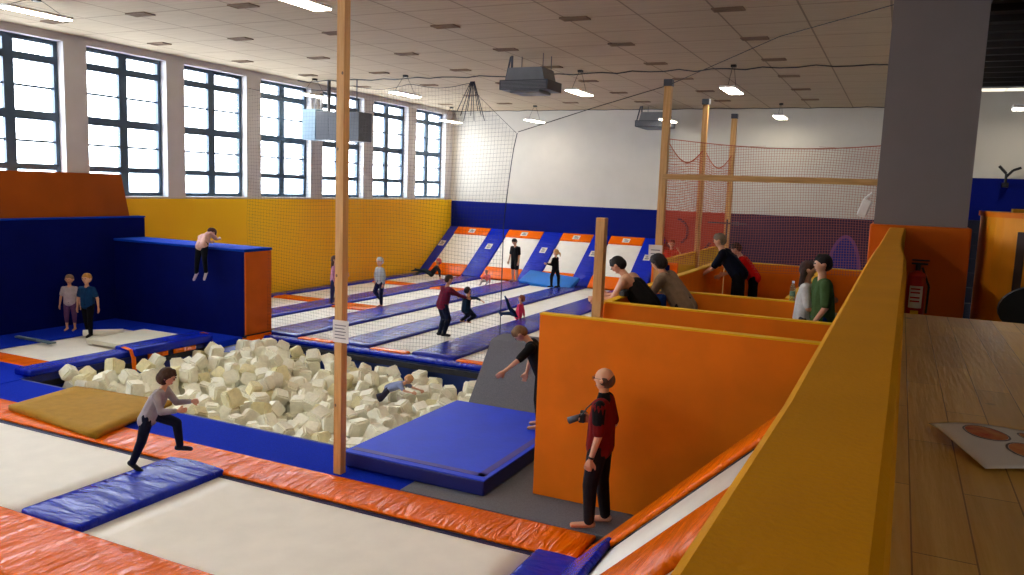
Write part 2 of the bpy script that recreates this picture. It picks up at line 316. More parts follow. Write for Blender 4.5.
# ---------------------------------------------------------------- pads and trampolines
def pad(x0, x1, y0, y1, z0, z1, m, label=None, name='edge_pad', cat='padding', group=None, wr=.012, parent=None, bev=.035):
    b = MB().box(x0, x1, y0, y1, z0, z1, min(bev, (z1-z0)*.45)); bm = b.bm
    if wr:
        L = max(x1-x0, y1-y0); ax = 0 if x1-x0 > y1-y0 else 1; n = int(min(60, L/.09)); lo = (x0, y0)[ax]
        for k in range(1, n):
            co = [0, 0, 0]; co[ax] = lo+L*k/n; no = [0, 0, 0]; no[ax] = 1
            bmesh.ops.bisect_plane(bm, geom=bm.verts[:]+bm.edges[:]+bm.faces[:], plane_co=co, plane_no=no)
        W = min(x1-x0, y1-y0); lo2 = (x0, y0)[1-ax]
        for k in range(1, 6):
            co = [0, 0, 0]; co[1-ax] = lo2+W*k/6; no = [0, 0, 0]; no[1-ax] = 1
            bmesh.ops.bisect_plane(bm, geom=bm.verts[:]+bm.edges[:]+bm.faces[:], plane_co=co, plane_no=no)
        for v in bm.verts:
            if v.co.z > (z0+z1)/2:
                a = v.co[ax]; c = (v.co[1-ax]-lo2)/W; f = math.sin(max(0, min(1, c))*math.pi)
                v.co.z += (noise.noise(Vector((a*3.2+c*1.5, c*1.2, x0+y0)))*wr*1.8+wr*.8)*f
    o = b.build(name, m, parent, smooth=True); localise(o, ((x0+x1)/2, (y0+y1)/2, z0)) if not parent else None
    if label: tag(o, label, cat, group)
    return o
def bed(x0, x1, y0, y1, z, label, group=None, parent=None):
    t = empty('trampoline', ((x0+x1)/2, (y0+y1)/2, z-.09), label, 'trampoline', group)
    w, l = (x1-x0)/2, (y1-y0)/2
    g = MB(); n = 12; m_ = 12; V = {}
    for i in range(n+1):
        for j in range(m_+1):
            V[i, j] = g.bm.verts.new((-w+2*w*i/n, -l+2*l*j/m_, .09-.02*math.sin(i/n*math.pi)*math.sin(j/m_*math.pi)))
    for i in range(n):
        for j in range(m_): g.bm.faces.new((V[i, j], V[i+1, j], V[i+1, j+1], V[i, j+1]))
    o = g.build('jumping_mat', M['bed'], t, True); sol = o.modifiers.new('thickness', 'SOLIDIFY'); sol.thickness = .008
    f = MB(); r = .03
    f.box(-w, w, -l, -l+.05, 0, .06).box(-w, w, l-.05, l, 0, .06).box(-w, -w+.05, -l, l, 0, .06).box(w-.05, w, -l, l, 0, .06)
    for sx in (-1, 1):
        for sy in (-1, 1): f.box(sx*(w-.03)-.03, sx*(w-.03)+.03, sy*(l-.03)-.03, sy*(l-.03)+.03, -.05, 0)
    f.build('steel_frame', M['steel'], t); return t
# near court
pad(-13.9, -2.66, 7.29, 7.93, -.05, .0, M['orx'], 'long shiny orange pad strip between the near trampolines and the foam pit')
pad(-8.38, -7.43, 5.3, 7.33, -.12, .03, M['bly'], 'shiny blue pad dividing the two nearest trampolines, reached by the running boy', wr=.014)
pad(-14.5, -3.1, 4.36, 5.27, -.1, .02, M['orx'], 'wide wrinkled orange pad in the bottom left corner of the picture', wr=.014)
pad(-3.08, -2.56, 3.2, 7.28, -.1, .03, M['bly'], 'blue pad at the foot of the near sloped trampoline', wr=.012)
bed(-13.9, -8.36, 5.25, 7.33, -.05, 'large white trampoline at the left edge, behind the running boy')
bed(-7.45, -3.06, 5.25, 7.33, -.05, 'large white trampoline at the bottom centre between orange pads')
bed(-13.9, -3.1, 1.9, 4.38, -.05, 'white trampoline nearest below the wide orange pad')
# a yellowed spring edge under the strip
tag(MB().box(-13.9, -3.1, 7.22, 7.30, -.13, -.045, .01).build('frame_skirt', mat('skirt_blue', (18, 20, 70), .6)), 'dark blue skirt under the long orange pad strip', 'padding')
# sloped trampoline at the balcony foot
A44 = math.radians(44); ca, sa = math.cos(A44), math.sin(A44)
sl = empty('sloped_trampoline', (-2.56, 5.5, 0), 'sloping white trampoline with orange borders rising below the balcony rail', 'trampoline')
def sbox(x0, x1, y0, y1, z0, z1, m, name, bev=.02):
    o = MB().box(x0, x1, y0-5.5, y1-5.5, z0, z1, bev).build(name, m, sl, True); o.rotation_euler = (0, -A44, 0); return o
sbox(.05, 2.5, 5.5, 7.0, -.03, -.01, M['bed'], 'jumping_mat', 0); sbox(.05, 2.5, 3.2, 4.6, -.03, -.01, M['bed'], 'jumping_mat', 0)
sbox(-.08, 2.55, 6.98, 7.62, -.02, .05, M['orx'], 'edge_pad', .03); sbox(-.04, .52, 3.2, 7.1, .0, .085, M['bly'], 'foot_pad', .03); sbox(.0, 2.55, 4.6, 5.62, -.02, .06, M['orx'], 'edge_pad', .03)
sbox(.02, 2.5, 6.955, 6.985, -.08, .0, M['black'], 'spring_gap', 0)
o = sbox(2.45, 2.65, 3.2, 7.5, -.08, .05, M['orx'], 'top_pad', .03)
sbox(.35, .75, 5.3, 5.33, .06, .068, M['steel'], 'lacing_tag', 0)
MB().prism([(.15, 0), (1.8, 0), (1.8, 1.62)], 7.0-5.5, 7.4-5.5, 'Y').prism([(.15, 0), (1.8, 0), (1.8, 1.62)], 3.25-5.5, 3.35-5.5, 'Y').build('side_skirt', M['bluewall'], sl)
# carpets
tag(MB().box(-17.75, -13.87, 7.94, 9.54, -.14, -.02).build('blue_carpet', M['carpetb']), 'blue carpet square at the left edge before the orange pad of the children\'s trampoline', 'carpet')
tag(MB().box(-13.85, -5.21, 7.94, 8.88, -.14, -.02, .004).build('blue_carpet', M['carpetb']), 'blue carpet walkway between the orange strip and the foam pit', 'carpet')
tag(MB().box(-5.2, -.65, 7.95, 8.9, -.14, -.005).box(-6.28, -.65, 8.9, 14.4, -.14, -.005).build('grey_carpet', M['carpetg']), 'dark grey carpet the man with the camera stands on', 'carpet')
# foam pit shell
tag(MB().box(-13.85, -6.35, 8.88, 8.92, -1.07, -.02).build('pit_lining', M['matside']), 'blue lining on the near side of the foam pit under the carpet edge', 'padding')
tag(MB().box(-13.4, -6.3, 14.45, 14.6, -1.07, -.12).build('pit_lining', mat('pit_blue', (6, 44, 120), .5)), 'blue lining on the far side of the foam pit below the lanes', 'padding')
tag(MB().box(-13.97, -13.87, 8.92, 14.4, -1.07, -.02).build('pit_lining', M['matside']), 'dark blue lining on the left side of the foam pit', 'padding'); tag(MB().box(-6.34, -6.29, 8.92, 14.4, -1.07, -.14).build('pit_lining', M['bluewall']), 'dark blue lining on the right side of the foam pit beside the mats', 'padding')
# ---------------------------------------------------------------- far jumping lanes
lp = [(-18.04, -17.6), (-15.93, -15.0), (-13.72, -12.6), (-11.5, -10.55), (-9.43, -8.33), (-7.2, -6.3)]
names = ['blue pad along the foot of the yellow board under the windows', 'second blue lane pad counted from the windows', 'third blue lane pad counted from the windows', 'fourth blue lane pad from the windows, bright with window glare',
         'blue lane pad directly behind the grey wedge', 'short blue lane pad just behind the low yellow topped wall']
for (a, b), n in zip(lp, names): pad(a, b, 14.75, 28.7, -.12, .03, M['lane'], n, wr=.01)
for i in range(5):
    a, b = lp[i][1]-.02, lp[i+1][0]+.02; word = ['first', 'second', 'third', 'fourth', 'fifth'][i]
    if i < 2:
        cuts = [(14.85, 19.0), (19.85, 24.55), (25.2, 28.6)] if i else [(14.85, 19.4), (20.0, 24.7), (25.25, 28.6)]
        for (c, d), wd in zip(cuts, ('near', 'middle', 'far')): bed(a, b, c, d, -.03, '%s white trampoline in the %s lane from the windows' % (wd, word))
        for (c, d), wd in (((cuts[0][1], cuts[1][0]), 'nearer'), ((cuts[1][1], cuts[2][0]), 'farther')):
            pad(a+.03, b-.03, c, d, -.1, .02, M['laneor'], '%s orange cross pad in the %s lane from the windows' % (wd, word), wr=.006)
    else: bed(a, b, 14.85, 28.6, -.03, 'long white trampoline in the %s lane from the windows' % word)
    pad(a+.1, b-.1, 14.62, 14.86, -.06, .01, M['laneor'], 'narrow orange rim pad where the %s lane meets the foam pit' % word, wr=.004)
pad(-13.4, -6.3, 14.45, 14.72, -.12, -.02, M['blx'], 'blue rim pad along the far edge of the foam pit', wr=.006)
# sloped wall trampolines
AI = math.atan2(1.8, 2.55); LI = math.hypot(1.8, 2.55)
def patch(x, s, w, h, parent, ang):
    o = MB().box(x-w/2, x+w/2, s-h/2, s+h/2, .072, .078).build('white_patch', M['label'], parent); o.rotation_euler = (ang, 0, 0)
    p = MB().box(x-w*.3, x+w*.3, s-h*.3, s-h*.1, .078, .08).box(x-w*.2, x+w*.35, s, s+h*.12, .078, .08).box(x-w*.35, x+w*.1, s+h*.2, s+h*.32, .078, .08).build('patch_print', M['ink'], parent); p.rotation_euler = (ang, 0, 0)
bp = [(-18.02, -17.62), (-15.96, -15.1), (-13.45, -12.6), (-11.23, -10.5), (-9.07, -8.25)]
for i, (a, b) in enumerate(bp):
    t = empty('slope_side_pad', ((a+b)/2, 28.62, 0), ['narrow blue sloping pad in the corner by the yellow board', 'blue sloping pad between the first and second wall trampolines', 'blue sloping pad between the second and third wall trampolines', 'blue sloping pad between the third and fourth wall trampolines', 'blue sloping pad right of the fourth wall trampoline, behind the post sign'][i], 'padding')
    o = MB().box(-(b-a)/2, (b-a)/2, 0, LI+.05, -.03, .07, .03).build('slope_cover', M['bly'] if i else M['lane'], t, True); o.rotation_euler = (AI, 0, 0)
    patch(0, LI*.62, .26, .34, t, AI)
for i in range(4):
    a, b = bp[i][1], bp[i+1][0]; w = (b-a)/2
    t = empty('wall_trampoline', ((a+b)/2, 28.62, 0), ['sloped wall trampoline in the left corner behind the black net', 'sloped wall trampoline behind the boy in black', 'sloped wall trampoline behind the cyan mat and ponytail girl', 'sloped wall trampoline seen behind the man in the black vest'][i], 'trampoline')
    for nm, s0, s1, z0, z1, m in (('jumping_mat', LI*.1, LI*.95, .0, .015, M['bed']), ('bottom_pad', 0, LI*.22, -.03, .06, M['laneor']), ('top_pad', LI*.86, LI+.05, -.03, .065, M['laneor'])):
        o = MB().box(-w+.01, w-.01, s0, s1, z0, z1, min(.02, (z1-z0)*.4)).build(nm, m, t, True); o.rotation_euler = (AI, 0, 0)
    patch(.0, LI*.93, .3, .24, t, AI)
    MB().box(-w+.02, w-.02, 2.4, 2.5, 0, 1.6).build('rear_frame', M['steel'], t)
o = MB().box(-1.1, 1.1, -.45, .45, 0, .16, .03).build('crash_mat', M['cyan'], None, True); o.location = (-11.95, 28.35, .1); o.rotation_euler = (math.radians(24), math.radians(3), -.12)
tag(o, 'bright cyan mat leaning on the foot of a wall trampoline beside the ponytail girl', 'mat')
# ---------------------------------------------------------------- left corner: blue boxes and small trampoline
t = empty('padded_block', (XL, 10, 0), 'tall dark blue padded block along the left edge behind the two standing children', 'padding')
MB().box(.07, .32, -6, 4.85, 0, 2.56, .02).build('block_body', M['bluewall'], t); MB().box(.065, .33, -6, 4.86, 2.56, 2.6, .01).build('block_top', M['bluetop'], t)
tag(MB().prism([(4.0, 2.6), (14.1, 2.6), (14.5, 2.6), (14.28, 3.66), (4.0, 3.66)], XL+.065, XL+.17, 'X').build('wall_board', mat('brown_orange_board', (158, 74, 0), .6, .1, 1.5, spec=.2)), 'brown orange board above the tall dark blue block at left', 'wall panel')
t = empty('padded_block', (-15.6, 14.35, 0), 'blue padded block with an orange end, the one a child climbs', 'padding')
MB().box(-2.18, 2.14, -.44, .44, 0, 2.0, .02).build('block_body', M['bluewall'], t); MB().box(-2.18, 2.17, -.46, .46, 2.0, 2.06, .015).build('block_top', M['bluetop'], t)
MB().box(2.14, 2.165, -.43, .43, .06, 1.99, .006).build('orange_end', M['oend'], t); MB().box(2.13, 2.17, -.45, .45, 0, .06).build('base_strip', M['black'], t)
bed(-16.5, -14.25, 10.0, 13.1, -.01, 'white trampoline in front of the two standing children')
pad(-17.75, -14.3, 9.55, 10.03, -.1, .0, M['laneor'], 'orange pad at the near end of the children\'s trampoline', wr=.005)
pad(-14.32, -13.86, 9.05, 11.3, -.02, .1, M['blx'], 'nearer blue pad on the left rim of the foam pit', wr=.01)
pad(-14.32, -13.7, 11.15, 13.2, .0, .17, M['blx'], 'farther raised blue pad on the left rim of the foam pit', wr=.01)
tag(MB().box(-17.78, -16.5, 10.03, 13.9, -.12, .02, .02).box(-16.5, -13.5, 13.1, 13.9, -.12, .02, .02).build('floor_mat', M['carpetb']), 'blue floor mats around the children\'s trampoline', 'mat')
tag(MB().box(-15.6, -14.3, 11.45, 12.95, .02, .12, .015).build('gym_mat', mat('white_slab', (214, 208, 186), .7, .05, 3)), 'low off-white slab mat lying on the children\'s trampoline', 'mat')
tag(MB().tube((-16.3, 11.9, .1), (-15.75, 12.5, .1), .07).build('rolled_mat', M['bed'], None, True), 'small off-white roll beside the slab mat', 'mat')
b = MB()
for k in range(8): b.box(-17.25+k*.16, -17.12+k*.16, 10.95-.005*k, 11.05, .03, .07, .008, Euler((0, 0, .2*(k % 2))))
tag(b.build('metal_chain', M['steel']), 'short metal chain lying at the corner of the children\'s trampoline', 'chain')
for y, lb in ((11.1, 'orange strap loop over the pit rim, nearer the running boy'), (13.15, 'orange strap loop over the pit rim by the orange ended block')):
    pts = [(-14.0, y, .19), (-13.8, y+.02, .15), (-13.74, y+.03, .0), (-13.72, y+.03, -.3)]
    b = MB()
    for p, q in zip(pts, pts[1:]): b.poly([(p[0], p[1]-.05, p[2]), (p[0], p[1]+.05, p[2]), (q[0], q[1]+.05, q[2]), (q[0], q[1]-.05, q[2])], [(0, 1, 2, 3)])
    o = b.build('strap', M['orx']); o.modifiers.new('s', 'SOLIDIFY').thickness = .01; tag(o, lb, 'strap')
for y0, y1, lb in ((11.55, 12.05, 'nearer short orange pad on the side of the pit rim'), (12.2, 12.8, 'farther short orange pad on the side of the pit rim')):
    tag(MB().box(-13.84, -13.8, y0, y1, -.12, -.02, .01).build('side_pad', M['ory']), lb, 'padding')
tag(MB().box(-13.84, -13.4, 13.95, 14.75, -.14, .03, .02).build('corner_pad', M['ory']), 'red orange pad at the foot of the orange ended block', 'padding')
# tan mat
co = [(-12.11, 7.55), (-9.8, 7.3), (-10.3, 9.05), (-12.33, 8.84)]; b = MB(); n = 10; V = {}
def q4(u, v): return [(co[0][k]*(1-u)+co[1][k]*u)*(1-v)+(co[3][k]*(1-u)+co[2][k]*u)*v for k in (0, 1)]
for layer in (0, 1):
    for i in range(n+1):
        for j in range(n+1):
            x, y = q4(i/n, j/n); V[layer, i, j] = b.bm.verts.new((x, y, (.015 if layer == 0 else .09)+.02*math.sin(i*.7)*math.cos(j*.5)*layer))
for i in range(n):
    for j in range(n): b.bm.faces.new((V[1, i, j], V[1, i+1, j], V[1, i+1, j+1], V[1, i, j+1])); b.bm.faces.new((V[0, i, j], V[0, i, j+1], V[0, i+1, j+1], V[0, i+1, j]))
for i in range(n):
    for j in (0, n): b.bm.faces.new((V[0, i, j], V[0, i+1, j], V[1, i+1, j], V[1, i, j])); b.bm.faces.new((V[0, j, i], V[0, j, i+1], V[1, j, i+1], V[1, j, i]))
tag(b.build('folding_mat', M['tan'], None, True), 'mustard tan mat lying across the orange strip behind the running boy', 'mat')
# blue crash mat and grey wedge
t = empty('crash_mat', (-5.25, 9.75, 0), 'big thick blue crash mat at the right end of the foam pit', 'mat')
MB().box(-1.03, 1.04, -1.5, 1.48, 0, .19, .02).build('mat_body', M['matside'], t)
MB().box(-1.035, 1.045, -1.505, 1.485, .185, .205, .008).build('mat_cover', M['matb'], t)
MB().box(-.98, .99, -1.4, -1.3, .2045, .208).box(.88, .98, -1.4, 1.4, .2045, .208).build('welt', M['welt'], t)
tag(MB().prism([(11.85, 0), (12.65, .99), (13.15, 1.02), (13.4, 0)], -6.4, -4.2, 'X').build('foam_wedge', M['carpetg']), 'steep grey carpeted wedge behind the blue crash mat', 'wedge')
# ---------------------------------------------------------------- timber posts
def post(x, y, z0, z1, w, label, m='pine'):
    o = MB().box(-w/2, w/2, -w/2, w/2, 0, z1-z0, .006).build('wooden_post', M[m]); o.location = (x, y, z0); return tag(o, label, 'post')
pw = empty('wooden_post', (-6.2, 8.06, -.02), 'tall full height wooden post standing before the foam pit', 'post')
MB().box(-.057, .057, -.057, .057, 0, ZC+.02, .006).build('timber', M['pine'], pw)
kn = MB()
for z in (.9, 2.55, 4.1, 5.0): kn.ball((.03*(-1)**int(z*10), -.057, z), .014, (1, .25, 1.4))
kn.build('knot', M['vent'], pw)
sg = empty('paper_notice', (-6.13, 7.98, 1.7), 'white paper notice wrapped on the tall post before the foam pit', 'sign')
MB().box(-.13, .11, -.004, .0, 0, .28).build('sheet', M['paper'], sg)
b = MB()
for k in range(5): b.box(-.1, .07-.02*(k % 2), -.006, -.004, .05+k*.04, .062+k*.04)
b.build('print_line', M['ink'], sg)
post(-3.52, 10.05, 0, 3.34, .125, 'short wooden post rising from the low yellow topped walls')
post(-4.6, 16.9, 0, 5.92, .15, 'wooden net post with a white notice, nearest of the three by the orange net')
post(-4.6, 20.5, 0, 5.92, .13, 'middle wooden net post of the orange net')
post(-4.6, 24.3, 0, 5.98, .15, 'farthest wooden net post of the orange net')
for y, l in ((16.9, 'nearest'), (20.5, 'middle'), (24.3, 'farthest')):
    tag(MB().box(-4.69, -4.51, y-.09, y+.09, 5.9, 6.04, .01).build('post_cap', M['heatd']), 'dark bracket capping the %s orange net post' % l, 'bracket')
tag(MB().box(-4.6, .7, 16.82, 16.88, 3.97, 4.09, .006).build('wooden_beam', M['pinex']), 'horizontal wooden beam crossing the orange netting toward the grey column', 'beam')
sg = empty('paper_notice', (-4.6, 16.8, 2.3), 'white paper notice on the nearest net post', 'sign')
MB().box(-.2, .1, -.006, 0, 0, .28).build('sheet', M['paper'], sg); MB().box(-.15, .05, -.008, -.006, .08, .1).box(-.15, .05, -.008, -.006, .16, .18).build('print_line', M['ink'], sg)
tag(MB().box(-3.95, -3.8, 21.6, 21.66, 2.9, 3.0).tube((-4.6, 21.6, 2.95), (-3.6, 21.6, 2.95), .02).tube((-4.1, 21.6, 2.5), (-4.1, 21.6, 3.05), .025).build('net_bracket', M['heatd']), 'small dark cross shaped fitting beside the middle net post', 'bracket')
# ---------------------------------------------------------------- nets
def EDGE(v): return .23*min(1, max(0, (4.76-v)/1.8))**.7
def net(name, P, U, V, nu, nv, top, w, m, label, bot=0., sag=.05):
    # P origin, U/V unit axes, metres nu x nv; top(u) gives height of the free edge
    b = bmesh.new(); P, U, V = Vector(P), Vector(U), Vector(V); Nn = U.cross(V); cell, width, = nu[1], nu[0]
    def pt(u, v): return P+U*(u-(EDGE(v)*(u/width)**3 if sag > .06 else 0))+V*v+Nn*(sag*noise.noise(Vector((u*.8, v*.5, 2.))))
    def strip(pts, d):
        vs = [(b.verts.new(p-d*w/2), b.verts.new(p+d*w/2)) for p in pts]
        for a, c in zip(vs, vs[1:]): b.faces.new((a[0], a[1], c[1], c[0]))
    u = 0.
    while u <= width:
        t = top(u); k = max(2, int((t-bot)/.6)); strip([pt(u+.03*math.sin(v*2+u), v) for v in [bot+(t-bot)*i/k for i in range(k+1)]], U); u += cell
    v = bot
    while v < nv:
        run = []; u = 0.
        while u <= width+.01:
            if top(u) >= v: run.append(pt(u, v+.05*math.sin(u*1.3+v)))
            else:
                if len(run) > 1: strip(run, V)
                run = []
            u += .2
        if len(run) > 1: strip(run, V)
        v += cell
    # hem cord
    hem = [P+U*(width*k/60)+V*top(width*k/60) for k in range(61)]; Ww = w*1.6; w0 = w; vs = [(b.verts.new(p-V*Ww), b.verts.new(p+V*Ww)) for p in hem]
    for a, c in zip(vs, vs[1:]): b.faces.new((a[0], a[1], c[1], c[0]))
    me = bpy.data.meshes.new(name); b.to_mesh(me); b.free(); me.materials.append(m); o = bpy.data.objects.new(name, me); C.objects.link(o); return tag(o, label, 'net')
def topb(u):
    x = -14+u
    if x < -8.1: return 5.72+.10*abs(math.sin(u*2.1))*-1+.05
    if x < -8.0: return 5.75
    return 5.6+(x+8.0)*(4.76-5.6)/(1.0)
bn = net('safety_net', (-14.0, 14.62, 0), (1, 0, 0), (0, 0, 1), (7.0, .08), 5.8, topb, .0035, M['blacknet'], 'large black safety net hanging between the foam pit and the far lanes', bot=.1, sag=.07)
b = MB()
for k in range(9): b.path([(-8.05+.01*k, 14.6, 5.78), (-8.35+k*.08, 14.6, 5.2-.1*(k % 3))], .009, 4)
g = b.build('gathered_cord', M['blacknet'], bn); g.location -= bn.location; MB().path([(-6.98-EDGE(v), 14.62, v) for v in [4.76-.31*k for k in range(16)]], .01, 6).build('edge_cord', M['blacknet'], bn)
def topr(u): return 4.83-.42*math.sin(((u % 3.6)/3.6)*math.pi) if u < 7.3 else 4.8
net('orange_net', (-4.6, 17.0, 0), (0, 1, 0), (0, 0, 1), (7.3, .06), 4.9, topr, .010, M['rednet'], 'orange net with scalloped top strung between the three posts', bot=2.2)
net('orange_net', (-4.55, 16.92, 0), (1, 0, 0), (0, 0, 1), (5.1, .05), 4.95, lambda u: 4.82-.35*math.sin(u/5.1*math.pi)*.5, .006, M['pinknet'], 'wide faded orange net hanging across the beam before the back wall', bot=2.2)
# ---------------------------------------------------------------- low walls of the spectator platform
def lowwall(x0, x1, y0, y1, z1, label, face='owall', z0=0):
    t = empty('low_wall', ((x0+x1)/2, (y0+y1)/2, z0), label, 'wall')
    a, b_ = (x1-x0)/2, (y1-y0)/2
    MB().box(-a, a, -b_, b_, 0, z1-z0-.02, .004).build('wall_panel', M[face], t)
    MB().box(-a-.004, a+.004, -b_-.004, b_+.004, z1-z0-.02, z1-z0, .004).build('yellow_edge', M['yboard'], t); return t
lowwall(-3.75, -.3, 8.66, 8.78, 2.23, 'big orange wall behind the man holding a camera')
lowwall(-3.44, -.4, 10.12, 10.22, 2.23, 'orange wall with yellow top just behind the big orange wall')
lowwall(-3.42, -1.2, 12.2, 12.3, 2.2, 'third orange wall back, with a clear bottle on its right end')
lowwall(-3.58, -3.46, 12.3, 18.2, 2.23, 'long orange wall the man in navy leans on, running away from view')
lowwall(-3.56, -3.46, 10.24, 12.28, 2.2, 'orange wall under the elbows of the man in the black vest')
lowwall(-1.42, -1.32, 12.32, 18.2, 2.23, 'side wall with sunlit yellow top behind the bottle')
lowwall(-3.44, -.4, 18.22, 18.34, 2.23, 'farthest orange wall behind the man in navy')
lowwall(-4.7, -4.6, 17.15, 23.5, 2.23, 'bright yellow wall behind the net posts', 'yboard')
t = empty('low_wall', (-4.5, 17.08, 0), 'narrow orange wall end with a blue stripe below the white notice', 'wall')
MB().box(-.28, .28, -.05, .05, 0, 2.2, .004).build('wall_panel', M['owall'], t); MB().box(.0, .12, -.056, -.05, .5, 2.15).build('blue_stripe', M['bluewall'], t); MB().box(.13, .27, -.056, -.05, .5, 2.15).build('orange_stripe', M['laneor'], t)
tag(MB().box(-3.44, -.4, 8.8, 18.2, 1.0, 1.12).build('platform_deck', M['carpetg']), 'raised grey deck inside the orange low walls', 'platform')
tag(MB().prism([(16.0, 0), (18, 0), (18, .9)], -6.2, -5.0, 'X').build('foam_wedge', M['seatb']), 'dark wedge beyond the lanes by the yellow wall', 'wedge')
